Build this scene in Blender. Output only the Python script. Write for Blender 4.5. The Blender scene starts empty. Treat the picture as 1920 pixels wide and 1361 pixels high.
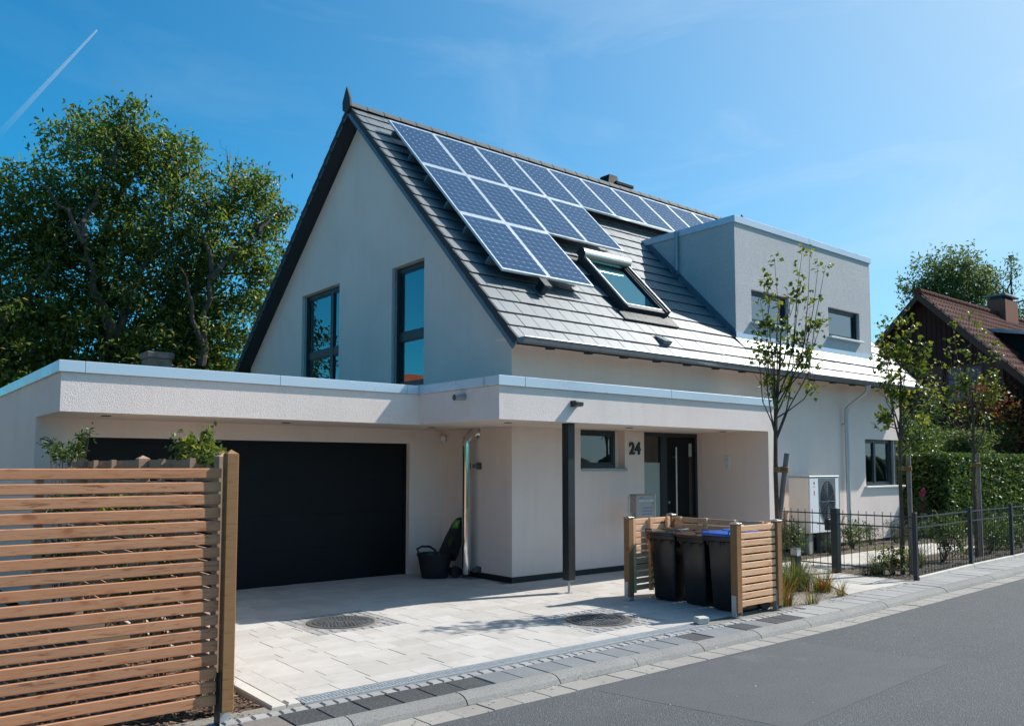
import bpy, bmesh, math, random
import numpy as np
from mathutils import Vector, Matrix
R = math.radians
rnd = random.Random(24)
nrg = np.random.default_rng(24)
SC = bpy.context.scene
COL = SC.collection

# ------------------------------------------------------------------ camera, sky, sun, exposure
CAM = (-7.592, -9.308, 1.689); YAW = R(39.208); PITCH = R(3.851); FPX = 1539.57
cd = bpy.data.cameras.new('camera'); cam = bpy.data.objects.new('camera', cd); COL.objects.link(cam)
cam.location = CAM; cam.rotation_euler = (R(90) + PITCH, 0, -YAW)
cd.sensor_width = 36; cd.lens = FPX / 1920 * 36; cd.shift_y = 89.5 / 1920; cd.clip_start = .05; cd.clip_end = 9000
SC.camera = cam

SUN = Vector((1.02, -.30, 1.0)).normalized()
ELEV = math.asin(SUN.z); ROT = math.atan2(SUN.x, SUN.y)
W = bpy.data.worlds.new('World'); SC.world = W; W.use_nodes = True
wn = W.node_tree.nodes; wl = W.node_tree.links; wn.clear()
def wnode(t, **k):
    n = wn.new(t)
    for a, b in k.items(): setattr(n, a, b)
    return n
sky = wnode('ShaderNodeTexSky', sky_type='NISHITA', sun_disc=False, sun_elevation=ELEV, sun_rotation=ROT,
            altitude=200, air_density=1.0, dust_density=.35, ozone_density=3.2)
hsv = wnode('ShaderNodeHueSaturation'); hsv.inputs['Saturation'].default_value = 1.12; hsv.inputs['Hue'].default_value = .487
tint = wnode('ShaderNodeMix', data_type='RGBA', blend_type='MULTIPLY'); tint.inputs['Factor'].default_value = 1; tint.inputs['B'].default_value = (.14, .84, 1.06, 1)
bgn = wnode('ShaderNodeBackground'); bgn.inputs['Strength'].default_value = .12
wo = wnode('ShaderNodeOutputWorld')
def vmath(op, a, b=None):
    n = wnode('ShaderNodeVectorMath', operation=op)
    wl.new(a, n.inputs[0]) if not isinstance(a, tuple) else setattr(n.inputs[0], 'default_value', a)
    if b is not None: wl.new(b, n.inputs[1]) if not isinstance(b, tuple) else setattr(n.inputs[1], 'default_value', b)
    return n
def smath(op, a, b=0.0, clamp=False):
    n = wnode('ShaderNodeMath', operation=op, use_clamp=clamp)
    for k, v in ((0, a), (1, b)):
        if isinstance(v, (int, float)): n.inputs[k].default_value = v
        else: wl.new(v, n.inputs[k])
    return n.outputs[0]
# thin summer haze: a pale aureole round the sun and towards the horizon on the sunny side
tc = wnode('ShaderNodeTexCoord'); dirn = vmath('NORMALIZE', tc.outputs['Generated'])
dsun = smath('MAXIMUM', vmath('DOT_PRODUCT', dirn.outputs[0], tuple(SUN)).outputs['Value'], 0.0)
sep = wnode('ShaderNodeSeparateXYZ'); wl.new(dirn.outputs[0], sep.inputs[0]); el = smath('MAXIMUM', sep.outputs[2], 0.0)
aur = smath('MULTIPLY', smath('POWER', dsun, 5.0), 1.05)
hor = smath('MULTIPLY', smath('EXPONENT', smath('MULTIPLY', el, -4.0)), smath('MULTIPLY', smath('POWER', dsun, 1.6), 1.5))
hz = smath('MINIMUM', smath('ADD', aur, hor), .8)
mh = wnode('ShaderNodeMix', data_type='RGBA'); mh.inputs['B'].default_value = (4.3, 5.35, 6.2, 1)
# faint cirrus veils
mp = wnode('ShaderNodeMapping'); mp.inputs['Scale'].default_value = (1.2, 1.2, 5.0); mp.inputs['Rotation'].default_value = (R(14), R(-20), R(30))
n1 = wnode('ShaderNodeTexNoise'); n1.inputs['Scale'].default_value = 2.1; n1.inputs['Detail'].default_value = 7; n1.inputs['Roughness'].default_value = .58; n1.inputs['Distortion'].default_value = .7
rp = wnode('ShaderNodeMapRange'); rp.inputs['From Min'].default_value = .47; rp.inputs['From Max'].default_value = .80; rp.inputs['To Max'].default_value = .55
mx = wnode('ShaderNodeMix', data_type='RGBA'); mx.inputs['B'].default_value = (4.9, 5.8, 6.5, 1)
wl.new(dirn.outputs[0], mp.inputs['Vector']); wl.new(mp.outputs['Vector'], n1.inputs['Vector'])
wl.new(n1.outputs['Fac'], rp.inputs['Value']); wl.new(smath('MULTIPLY', rp.outputs['Result'], smath('POWER', dsun, 1.5)), mx.inputs['Factor'])
wl.new(sky.outputs['Color'], hsv.inputs['Color']); wl.new(hsv.outputs['Color'], tint.inputs['A']); wl.new(tint.outputs['Result'], mh.inputs['A']); wl.new(hz, mh.inputs['Factor'])
wl.new(mh.outputs['Result'], mx.inputs['A']); wl.new(mx.outputs['Result'], bgn.inputs['Color']); wl.new(bgn.outputs['Background'], wo.inputs['Surface'])

sd = bpy.data.lights.new('sun', 'SUN'); sd.energy = 4.8; sd.angle = R(.53); sd.color = (1, .955, .885)
so = bpy.data.objects.new('sun', sd); COL.objects.link(so); so.location = (30, -10, 30)
so.rotation_euler = SUN.to_track_quat('Z', 'Y').to_euler()
SC.view_settings.view_transform = 'Standard'; SC.view_settings.look = 'None'; SC.view_settings.gamma = 1
SC.view_settings.exposure = .40; SC.view_settings.use_curve_mapping = False
SC.cycles.max_bounces = 8; SC.cycles.transparent_max_bounces = 12

# ------------------------------------------------------------------ materials
MATS = {}
class NT:
    def __init__(s, name):
        s.m = bpy.data.materials.new(name); s.m.use_nodes = True; s.t = s.m.node_tree
        s.b = s.t.nodes['Principled BSDF']; s.out = s.t.nodes['Material Output']; MATS[name] = s.m
    def n(s, t, **k):
        q = s.t.nodes.new(t)
        for a, b in k.items():
            if a in q.inputs.keys(): q.inputs[a].default_value = b
            else: setattr(q, a, b)
        return q
    def l(s, a, b): s.t.links.new(a, b)
    def coord(s, scale=(1, 1, 1), kind='Object', rand=0):
        c = s.n('ShaderNodeTexCoord'); m = s.n('ShaderNodeMapping'); m.inputs['Scale'].default_value = scale
        s.l(c.outputs[kind], m.inputs['Vector'])
        if rand:
            oi = s.n('ShaderNodeObjectInfo'); mu = s.n('ShaderNodeMath', operation='MULTIPLY'); mu.inputs[1].default_value = rand
            s.l(oi.outputs['Random'], mu.inputs[0]); s.l(mu.outputs[0], m.inputs['Location'])
        return m.outputs['Vector']
    def noise(s, vec, scale, detail=4, rough=.55, dist=0):
        q = s.n('ShaderNodeTexNoise', Scale=scale, Detail=detail, Roughness=rough, Distortion=dist); s.l(vec, q.inputs['Vector']); return q.outputs['Fac']
    def ramp(s, fac, stops):
        q = s.n('ShaderNodeValToRGB'); e = q.color_ramp.elements
        while len(e) < len(stops): e.new(.5)
        for x, (p, c) in zip(e, stops): x.position = p; x.color = (*c, 1) if len(c) == 3 else c
        s.l(fac, q.inputs['Fac']); return q.outputs['Color']
    def mix(s, f, a, b, mode='MIX'):
        q = s.n('ShaderNodeMix', data_type='RGBA', blend_type=mode)
        for v, k in ((f, 'Factor'), (a, 'A'), (b, 'B')):
            if isinstance(v, (int, float)): q.inputs[k].default_value = v
            elif isinstance(v, tuple): q.inputs[k].default_value = (*v, 1)
            else: s.l(v, q.inputs[k])
        return q.outputs['Result']
    def bump(s, h, strength=.3, dist=.01):
        q = s.n('ShaderNodeBump', Strength=strength, Distance=dist); s.l(h, q.inputs['Height']); s.l(q.outputs['Normal'], s.b.inputs['Normal'])
    def rng(s, f, a, b, c, d):
        q = s.n('ShaderNodeMapRange'); s.l(f, q.inputs['Value'])
        for k, v in (('From Min', a), ('From Max', b), ('To Min', c), ('To Max', d)): q.inputs[k].default_value = v
        return q.outputs['Result']
    def random(s): return s.n('ShaderNodeObjectInfo').outputs['Random']
    def island(s): return s.n('ShaderNodeNewGeometry').outputs['Random Per Island']
    def set(s, **k):
        names = dict(rough='Roughness', metal='Metallic', spec='Specular IOR Level', ior='IOR', col='Base Color', coat='Coat Weight', sheen='Sheen Weight')
        for a, v in k.items():
            i = s.b.inputs[names[a]]
            if isinstance(v, tuple): i.default_value = (*v, 1)
            elif isinstance(v, (int, float)): i.default_value = v
            else: s.l(v, i)
        return s

def mul(c, k): return tuple(min(1, x * k) for x in c)
def stucco(name, col, bump=.55, scale=260, pit=.25):
    t = NT(name); v = t.coord()
    a = t.noise(v, .9, 5); b = t.noise(v, scale, 2, .6)
    c = t.mix(t.rng(a, .3, .7, 0, 1), mul(col, .94), mul(col, 1.04))
    c = t.mix(t.rng(b, .32, .58, pit, 0), c, mul(col, .55))
    s1 = t.noise(t.coord((3.2, 3.2, .22)), 2.2, 5, .6); c = t.mix(t.rng(s1, .50, .78, 0, .13), c, mul(col, .55))
    t.set(col=c, rough=.92, spec=.2); t.bump(b, bump, .006)
stucco('render_cream', (.85, .715, .645), .5, 120); stucco('render_coarse', (.87, .755, .705), 1.0, 105, .35); stucco('render_grey', (.585, .565, .565), 1.0, 55, .45)
stucco('render_plain', (.78, .675, .59), .2)
def plain(name, col, rough=.5, metal=0, spec=.5, var=.08, scale=6, bump=0, **k):
    t = NT(name); v = t.coord(rand=9)
    f = t.noise(v, scale, 5, .6)
    t.set(col=t.mix(t.rng(f, .3, .7, 0, 1), mul(col, 1 - var), mul(col, 1 + var)), rough=t.rng(f, .25, .75, max(0, rough - .08), min(1, rough + .08)), metal=metal, spec=spec, **k)
    if bump: t.bump(t.noise(v, scale * 30, 3), bump, .003)
    return t
plain('anthracite', (.016, .021, .027), .45); plain('anthracite_door', (.0055, .007, .0095), .5, var=.05, spec=.2)
plain('frame_dark', (.02, .03, .037), .4); plain('navy_soffit', (.018, .024, .034), .6)
plain('fascia_blue', (.10, .14, .19), .5); plain('zinc', (.34, .38, .41), .45, .6, var=.12, scale=14)
plain('coping_metal', (.56, .65, .74), .30, .22, var=.015, scale=2); plain('galv', (.46, .50, .53), .45, .5, var=.14, scale=30)
plain('steel_polished', (.75, .75, .74), .13, 1.0, var=.03); plain('steel_brushed', (.62, .60, .57), .34, 1.0, var=.05)
plain('black_plastic', (.014, .015, .017), .36, var=.12, scale=9); plain('bin_plastic', (.0095, .0105, .0125), .33, var=.15, scale=7, spec=.55)
plain('brown_plastic', (.075, .035, .025), .35, var=.12); plain('blue_plastic', (.012, .095, .42), .33, var=.08); plain('lid_black', (.02, .022, .026), .22, var=.1)
plain('cowl_black', (.010, .012, .015), .6, spec=.15); plain('letter_grey', (.36, .345, .32), .45, .35, var=.05); plain('rubber', (.012, .012, .012), .7); plain('green_plastic', (.10, .42, .02), .4)
plain('white_metal', (.74, .76, .78), .35, var=.03); plain('sill_white', (.66, .68, .70), .35, var=.03); plain('panel_bounce_beige', (.66, .62, .56), .4, var=.03)  # last one: beige of bounced light put into the white casing's colour
plain('grille_grey', (.12, .145, .17), .5); plain('grille_dark', (.03, .036, .043), .5)
plain('concrete', (.30, .295, .285), .9, var=.18, scale=8, bump=.4); plain('concrete_old', (.13, .12, .11), .95, var=.35, scale=9, bump=.7)
plain('black_plinth', (.012, .014, .017), .5); plain('iron_cast', (.12, .123, .127), .55, .25, var=.25, scale=12, bump=.3)
plain('rope', (.26, .135, .05), .95, var=.3, scale=40, bump=.6); plain('text_blue', (.12, .19, .30), .6); plain('text_dark', (.02, .022, .025), .45)
plain('red_mark', (.6, .04, .04), .5); plain('lamp_frost', (.55, .53, .48), .45); plain('chimney_brick', (.22, .075, .045), .85, var=.2, scale=12)
plain('grey_brown_bark', (.085, .062, .045), .9, var=.35, scale=14, bump=.8); plain('walnut_bark', (.075, .062, .052), .95, var=.4, scale=7, bump=.9)
plain('stake_wood', (.23, .19, .165), .85, var=.2, scale=10, bump=.4); plain('pink_petal', (.55, .05, .17), .6); plain('curtain', (.5, .5, .48), .9)
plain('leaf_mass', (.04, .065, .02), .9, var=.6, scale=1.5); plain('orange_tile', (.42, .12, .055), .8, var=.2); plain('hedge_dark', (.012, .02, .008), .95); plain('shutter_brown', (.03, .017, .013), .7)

def glass(name, col, ior=1.9, rough=.0, tint=(.95, .98, 1)):
    t = NT(name); v = t.coord(rand=5); fr = t.n('ShaderNodeFresnel', IOR=ior); gl = t.n('ShaderNodeBsdfGlossy', Roughness=rough); tr = t.n('ShaderNodeBsdfTransparent'); tr.inputs['Color'].default_value = (*col, 1)
    bp = t.n('ShaderNodeBump', Strength=.035, Distance=.02); t.l(t.noise(v, 1.6, 2), bp.inputs['Height']); t.l(bp.outputs['Normal'], gl.inputs['Normal']); gl.inputs['Color'].default_value = (*tint, 1)
    ms = t.n('ShaderNodeMixShader'); t.l(fr.outputs[0], ms.inputs[0]); t.l(tr.outputs[0], ms.inputs[1]); t.l(gl.outputs[0], ms.inputs[2]); t.l(ms.outputs[0], t.out.inputs['Surface'])
glass('pane_dark', (.55, .60, .60), 2.0); glass('pane_blue', (.55, .62, .66), 2.7); glass('pane_tinted_sky', (.35, .60, .66), 5.0, tint=(.42, .86, .95)); glass('pane_sky', (.5, .6, .66), 3.2); plain('pane_painted_sky', (.045, .085, .17), .3, spec=.15, var=.25, scale=3)  # roof pane and neighbour pane: mirrored sky put into their colour
t = NT('pane_frost'); t.set(col=(.33, .40, .37), rough=.25, spec=.5)

# concrete roof tile: dark grey with a satin face
t = NT('roof_tile'); v = t.coord(rand=13); f = t.noise(v, 9, 5); g = t.random()
g = t.island(); c = t.mix(g, (.092, .116, .134), (.104, .129, .148)); c = t.mix(t.rng(f, .35, .75, 0, .22), c, (.07, .09, .105))
t.set(col=c, rough=t.rng(f, .2, .8, .44, .54), spec=.75, ior=1.9); t.bump(t.noise(v, 210, 2), .22, .003)
t = NT('ridge_grey'); t.set(col=(.10, .115, .125), rough=.75, spec=.3)
plain('gutter_zinc', (.155, .175, .19), .42, .35, var=.12, scale=14)
t = NT('roof_tile_edge'); t.set(col=(.03, .034, .038), rough=.7)
# solar cells
t = NT('solar_cell'); v = t.coord((1, 1, 1)); s_ = t.n('ShaderNodeSeparateXYZ'); t.l(v, s_.inputs[0])
def stripes(ax, per, w):
    a = t.n('ShaderNodeMath', operation='DIVIDE'); a.inputs[1].default_value = per; t.l(s_.outputs[ax], a.inputs[0])
    b = t.n('ShaderNodeMath', operation='FRACT'); t.l(a.outputs[0], b.inputs[0])
    c_ = t.n('ShaderNodeMath', operation='LESS_THAN'); c_.inputs[1].default_value = w; t.l(b.outputs[0], c_.inputs[0]); return c_.outputs[0]
vo = t.n('ShaderNodeTexVoronoi', Scale=26.0); t.l(v, vo.inputs['Vector'])
c = t.mix(vo.outputs['Color'], (.007, .040, .108), (.013, .062, .150)); c = t.mix(t.island(), c, (.010, .050, .128))
c = t.mix(t.rng(stripes(0, .0523, .045), 0, 1, 0, .55), c, (.42, .50, .60))
t.set(col=c, rough=.22, spec=.16)
t = NT('solar_back'); t.set(col=(.58, .66, .76), rough=.25, spec=.2)
plain('alu_frame', (.72, .75, .78), .32, .6, var=.03)

# timber: grain along local X, knots
def timber(name, col, dark, red, kn=2.2):
    t = NT(name); v = t.coord((1.0, 9, 9), rand=37); g1 = t.noise(v, 5.5, 6, .62, .55)
    v2 = t.coord((.6, 60, 60), rand=21); g2 = t.noise(v2, 3, 3, .6)
    c = t.ramp(g1, [(.33, dark), (.43, col), (.55, mul(col, 1.1)), (.68, red)])
    c = t.mix(t.rng(g2, .35, .7, .30, 0), c, dark)
    rn = t.random(); c = t.mix(t.rng(rn, 0, 1, .0, .5), c, red); c = t.mix(t.rng(rn, .0, .35, .32, 0), c, mul(dark, 1.15))
    vk = t.coord((1.0, 1.9, 1.9), rand=53); vo = t.n('ShaderNodeTexVoronoi', Scale=kn * 2.1); 
    wv = t.n('ShaderNodeVectorMath', operation='ADD'); nz = t.n('ShaderNodeTexNoise', Scale=7.0); t.l(vk, nz.inputs['Vector']); sc_ = t.n('ShaderNodeVectorMath', operation='SCALE'); sc_.inputs['Scale'].default_value = .13
    t.l(nz.outputs['Color'], sc_.inputs[0]); t.l(vk, wv.inputs[0]); t.l(sc_.outputs[0], wv.inputs[1]); t.l(wv.outputs[0], vo.inputs['Vector'])
    k = t.rng(vo.outputs['Distance'], .07, .17, .9, 0); c = t.mix(k, c, mul(dark, .42))
    k2 = t.rng(vo.outputs['Distance'], .14, .36, .6, 0); c = t.mix(k2, c, red)
    t.set(col=c, rough=.72, spec=.25); t.bump(g1, .25, .004)
timber('larch', (.58, .30, .17), (.22, .09, .045), (.48, .19, .09)); timber('larch_pale', (.86, .55, .335), (.52, .25, .12), (.80, .42, .22))
timber('post_timber', (.30, .165, .075), (.15, .075, .032), (.31, .155, .065), 1.2); timber('fence_aged', (.44, .29, .20), (.25, .15, .10), (.42, .25, .15))

# ground materials
t = NT('asphalt'); v = t.coord(); a = t.noise(v, 1.1, 5); b = t.noise(v, 58, 3, .75); vo = t.n('ShaderNodeTexVoronoi', Scale=85.0); t.l(v, vo.inputs['Vector'])
c = t.mix(t.rng(a, .3, .7, 0, 1), (.105, .111, .117), (.125, .131, .137)); c = t.mix(t.rng(b, .50, .68, 0, .85), c, (.20, .21, .22)); c = t.mix(t.rng(vo.outputs['Distance'], .0, .6, .0, .55), c, (.05, .054, .058))
vs = t.n('ShaderNodeTexVoronoi', Scale=70.0); t.l(v, vs.inputs['Vector']); sx = t.n('ShaderNodeSeparateColor'); t.l(vs.outputs['Color'], sx.inputs[0])
c = t.mix(t.rng(sx.outputs[0], .97, .98, 0, .35), c, (.26, .26, .26))
tr_ = t.noise(t.coord((.05, .95, 1)), 1.6, 4, .55); c = t.mix(t.rng(tr_, .46, .66, 0, .28), c, (.065, .068, .072)); oi_ = t.noise(v, .55, 5, .6, 1.0); c = t.mix(t.rng(oi_, .60, .72, 0, .3), c, (.06, .063, .066))
t.set(col=c, rough=.85, spec=.35); t.bump(vo.outputs['Distance'], .8, .008)
t = NT('asphalt_patch'); v = t.coord(); a = t.noise(v, 2.3, 6, .65, .4); b = t.noise(v, 75, 3, .75); c2 = t.noise(v, .8, 4, .6, 1.2)
c = t.mix(t.rng(a, .35, .7, 0, 1), (.064, .069, .074), (.078, .083, .088)); c = t.mix(t.rng(b, .45, .62, 0, .7), c, (.145, .15, .156)); c = t.mix(t.rng(c2, .60, .74, 0, .5), c, (.17, .168, .165))
t.set(col=c, rough=.82, spec=.35); t.bump(b, .4, .005)
def stone(name, ca, cb, speck=(.05, .05, .055), amt=.0, rough=.85, scale=5):
    t = NT(name); v = t.coord(rand=17); a = t.noise(v, scale, 6, .6, .3); b = t.noise(v, 68, 3, .75)
    c = t.mix(t.random(), ca, cb); c = t.mix(t.rng(a, .35, .75, 0, .55), c, mul(ca, .86)); c = t.mix(t.rng(b, .5, .7, 0, amt), c, speck)
    ps = t.n('ShaderNodeNewGeometry').outputs['Position']; st = t.noise(ps, .75, 6, .62, .6); c = t.mix(t.rng(st, .50, .72, 0, .30), c, mul(ca, .62))
    t.set(col=c, rough=rough, spec=.3); t.bump(b, .3, .003)
stone('paver', (.455, .425, .39), (.555, .53, .50), (.42, .37, .32), .22); stone('path_stone', (.50, .47, .425), (.55, .52, .475), (.4, .37, .33), .2)
stone('edging_stone', (.55, .52, .47), (.60, .57, .52), (.4, .38, .35), .2)
stone('slab_dark', (.045, .049, .054), (.066, .07, .075), (.20, .20, .20), .7, .8, 3); stone('slab_mid', (.19, .20, .21), (.245, .25, .255), (.16, .165, .17), .6, .85, 4)
stone('slab_light', (.30, .30, .295), (.36, .355, .345), (.25, .25, .245), .4); stone('kerb_stone', (.24, .235, .225), (.29, .285, .27), (.10, .10, .095), .8, .9, 4)
stone('gutter_stone', (.30, .28, .255), (.355, .335, .305), (.24, .22, .2), .45); stone('sett', (.30, .30, .30), (.40, .395, .39), (.2, .2, .21), .55)
stone('slab_brown', (.17, .145, .13), (.19, .165, .15), (.32, .3, .28), .7)
def earth(name, ca, cb, scale=14, b=.9):
    t = NT(name); v = t.coord(); a = t.noise(v, scale, 8, .7); k = t.noise(v, 90, 3, .7)
    c = t.mix(t.rng(a, .3, .7, 0, 1), ca, cb); c = t.mix(t.rng(k, .35, .65, .5, 0), c, mul(ca, .45)); t.set(col=c, rough=.97, spec=.15); t.bump(k, b, .015)
earth('soil', (.10, .075, .055), (.17, .135, .10)); earth('sand_gravel', (.36, .31, .25), (.46, .41, .35)); earth('roof_bounce_gravel', (.50, .45, .40), (.60, .55, .49)); earth('bounce_gravel', (.42, .37, .32), (.50, .45, .39)); earth('joint_sand', (.30, .275, .24), (.38, .35, .31)); earth('meadow', (.035, .06, .018), (.06, .085, .03), 5)  # yard and roof gravel: pale warm tone set to bounce light on the gable
t = NT('mulch_chip'); t.set(col=t.ramp(t.island(), [(0, (.05, .025, .014)), (.5, (.14, .075, .045)), (1, (.27, .17, .11))]), rough=.9)
t = NT('gravel_chip'); t.set(col=t.ramp(t.island(), [(0, (.20, .17, .14)), (.5, (.38, .34, .29)), (1, (.58, .54, .48))]), rough=.9)

def leaf(name, stops, gloss=.42, spec=.4, trans=.32):
    t = NT(name); c = t.ramp(t.island(), stops); t.set(col=c, rough=gloss, spec=spec)
    tr = t.n('ShaderNodeBsdfTranslucent'); t.l(t.mix(.0, c, c), tr.inputs['Color']); ms = t.n('ShaderNodeMixShader'); ms.inputs[0].default_value = trans
    hs = t.n('ShaderNodeHueSaturation'); hs.inputs['Value'].default_value = 1.5; hs.inputs['Saturation'].default_value = 1.15; hs.inputs['Hue'].default_value = .485; t.l(c, hs.inputs['Color']); t.l(hs.outputs[0], tr.inputs['Color'])
    t.l(t.b.outputs[0], ms.inputs[1]); t.l(tr.outputs[0], ms.inputs[2]); t.l(ms.outputs[0], t.out.inputs['Surface'])
leaf('leaf_walnut', [(0, (.04, .078, .02)), (.45, (.085, .145, .032)), (.8, (.14, .20, .05)), (.97, (.19, .18, .055)), (1, (.27, .17, .06))], .36, .6, .55)
leaf('leaf_dark', [(0, (.022, .05, .014)), (.6, (.05, .09, .022)), (1, (.09, .135, .035))], .45, .4, .4)
leaf('leaf_linden', [(0, (.05, .085, .018)), (.5, (.085, .13, .026)), (.85, (.15, .18, .036)), (1, (.28, .25, .05))], .42, .4, .45)
leaf('leaf_laurel', [(0, (.04, .075, .02)), (.6, (.08, .135, .034)), (1, (.15, .21, .055))], .42, .55, .3)
leaf('leaf_birch', [(0, (.075, .115, .042)), (.6, (.12, .165, .06)), (1, (.18, .21, .08))], .5, .3, .42)
leaf('leaf_shrub', [(0, (.028, .06, .015)), (.55, (.06, .11, .025)), (1, (.13, .17, .04))], .42, .4, .35)
leaf('leaf_autumn', [(0, (.05, .08, .02)), (.4, (.11, .10, .025)), (.7, (.26, .10, .03)), (1, (.34, .12, .06))], .45, .35, .35)
leaf('leaf_grey', [(0, (.06, .085, .055)), (.5, (.10, .13, .085)), (1, (.16, .19, .13))], .6, .2, .25)
leaf('grass_blade', [(0, (.045, .075, .02)), (.6, (.085, .12, .035)), (.9, (.16, .17, .06)), (1, (.30, .24, .11))], .5, .3, .35)
leaf('grass_red', [(0, (.07, .12, .025)), (.5, (.13, .17, .04)), (.8, (.26, .13, .05)), (1, (.38, .09, .06))], .5, .3, .35)
leaf('grass_dry', [(0, (.22, .19, .12)), (1, (.42, .37, .27))], .7, .2, .3)
# neighbour house
t = NT('clay_tile'); c = t.ramp(t.island(), [(0, (.050, .018, .015)), (.6, (.072, .026, .021)), (1, (.098, .038, .030))]); t.set(col=c, rough=.9, spec=.08)
t = NT('dark_board'); v = t.coord((1, 8, .8), rand=7); f = t.noise(v, 3, 5); t.set(col=t.mix(f, (.012, .009, .010), (.034, .022, .022)), rough=.8, spec=.2)
t = NT('contrail_vapour'); t.set(col=(.9, .92, .95), rough=1, spec=0); tp = t.n('ShaderNodeBsdfTransparent'); ms = t.n('ShaderNodeMixShader')
v = t.coord(kind='Generated'); sx = t.n('ShaderNodeSeparateXYZ'); t.l(v, sx.inputs[0]); t.l(t.rng(sx.outputs[0], 0, 1, .0, .30), ms.inputs[0])
t.l(tp.outputs[0], ms.inputs[1]); t.l(t.b.outputs[0], ms.inputs[2]); t.l(ms.outputs[0], t.out.inputs['Surface'])

# ------------------------------------------------------------------ geometry helpers
class MB:
    def __init__(s): s.v = []; s.f = []; s.mi = []; s.sm = []; s.mats = []
    def _m(s, m):
        if m not in s.mats: s.mats.append(m)
        return s.mats.index(m)
    def add(s, vs, fs, m, smooth=False):
        o = len(s.v); s.v += [tuple(q) for q in vs]; k = s._m(m)
        for f in fs: s.f.append([i + o for i in f]); s.mi.append(k); s.sm.append(smooth)
        return s
    def box(s, x0, x1, y0, y1, z0, z1, m, T=None):
        vs = [(x, y, z) for x in (x0, x1) for y in (y0, y1) for z in (z0, z1)]
        if T: vs = [T(*q) for q in vs]
        return s.add(vs, [(0, 1, 3, 2), (4, 6, 7, 5), (0, 4, 5, 1), (2, 3, 7, 6), (0, 2, 6, 4), (1, 5, 7, 3)], m)
    def cbox(s, x0, x1, y0, y1, z0, z1, c, m, T=None):  # chamfered box
        vs = []
        cx, cy, cz = (x0 + x1) / 2, (y0 + y1) / 2, (z0 + z1) / 2
        sx, sy, sz = abs(x1 - x0) / 2, abs(y1 - y0) / 2, abs(z1 - z0) / 2
        bm = bmesh.new(); idx = {}
        for a in (-1, 1):
            for b in (-1, 1):
                for d in (-1, 1):
                    for k in range(3):
                        p = [cx + a * (sx - (0 if k == 0 else c)), cy + b * (sy - (0 if k == 1 else c)), cz + d * (sz - (0 if k == 2 else c))]
                        idx[(a, b, d, k)] = len(vs); vs.append(tuple(p))
        F = []
        for a in (-1, 1):
            F.append([idx[(a, b, d, 0)] for b, d in ((-1, -1), (1, -1), (1, 1), (-1, 1))])
            F.append([idx[(b, a, d, 1)] for b, d in ((-1, -1), (1, -1), (1, 1), (-1, 1))])
            F.append([idx[(b, d, a, 2)] for b, d in ((-1, -1), (1, -1), (1, 1), (-1, 1))])
        for a in (-1, 1):
            for b in (-1, 1):
                F.append([idx[(a, b, -1, 0)], idx[(a, b, 1, 0)], idx[(a, b, 1, 1)], idx[(a, b, -1, 1)]])
                F.append([idx[(a, -1, b, 0)], idx[(a, 1, b, 0)], idx[(a, 1, b, 2)], idx[(a, -1, b, 2)]])
                F.append([idx[(-1, a, b, 1)], idx[(1, a, b, 1)], idx[(1, a, b, 2)], idx[(-1, a, b, 2)]])
                for d in (-1, 1): F.append([idx[(a, b, d, k)] for k in range(3)])
        bm.free()
        if T: vs = [T(*q) for q in vs]
        return s.add(vs, F, m)
    def prism(s, poly, h0, h1, m, T=lambda a, b, h: (a, b, h)):   # polygon (a,b) extruded along h
        n = len(poly); vs = [T(a, b, h0) for a, b in poly] + [T(a, b, h1) for a, b in poly]
        return s.add(vs, [list(range(n))[::-1], list(range(n, 2 * n))] + [(i, (i + 1) % n, n + (i + 1) % n, n + i) for i in range(n)], m)
    def loft(s, rings, m, smooth=True, cap=True, closed=True):
        n = len(rings[0]); vs = [p for r in rings for p in r]; F = []
        for i in range(len(rings) - 1):
            for j in range(n if closed else n - 1):
                k = (j + 1) % n; F.append((i * n + j, i * n + k, (i + 1) * n + k, (i + 1) * n + j))
        s.add(vs, F, m, smooth)
        if cap:
            s.add(rings[0], [list(range(n))[::-1]], m); s.add(rings[-1], [list(range(n))], m)
        return s
    def tube(s, pts, r, m, n=8, cap=True, smooth=True):
        pts = [Vector(p) for p in pts]; rs = r if isinstance(r, (list, tuple)) else [r] * len(pts)
        rings = []; up = Vector((.13, .21, .97))
        for i, p in enumerate(pts):
            d = (pts[min(i + 1, len(pts) - 1)] - pts[max(i - 1, 0)]); d = d.normalized() if d.length > 1e-9 else Vector((0, 0, 1))
            u = d.cross(up); u = u.normalized() if u.length > .05 else d.cross(Vector((1, 0, 0))).normalized(); w = d.cross(u)
            up = w.cross(d) if False else up
            rings.append([tuple(p + (u * math.cos(2 * math.pi * k / n) + w * math.sin(2 * math.pi * k / n)) * rs[i]) for k in range(n)])
        return s.loft(rings, m, smooth, cap)
    def lathe(s, prof, m, c=(0, 0), n=24, sx=1, sy=1, cap=True, smooth=True):
        rings = [[(c[0] + r * sx * math.cos(2 * math.pi * k / n), c[1] + r * sy * math.sin(2 * math.pi * k / n), z) for k in range(n)] for r, z in prof]
        return s.loft(rings, m, smooth, cap)
    def mesh(s, name, recalc=True):
        me = bpy.data.meshes.new(name); me.from_pydata(s.v, [], s.f)
        for m in s.mats: me.materials.append(MATS[m])
        me.polygons.foreach_set('material_index', s.mi); me.polygons.foreach_set('use_smooth', s.sm)
        if recalc and len(s.f) < 60000:
            bm = bmesh.new(); bm.from_mesh(me); bmesh.ops.remove_doubles(bm, verts=bm.verts, dist=1e-6) if any(s.sm) else None
            bmesh.ops.recalc_face_normals(bm, faces=bm.faces); bm.to_mesh(me); bm.free()
        if any(s.sm): me.set_sharp_from_angle(angle=R(40))
        me.update(); return me
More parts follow.
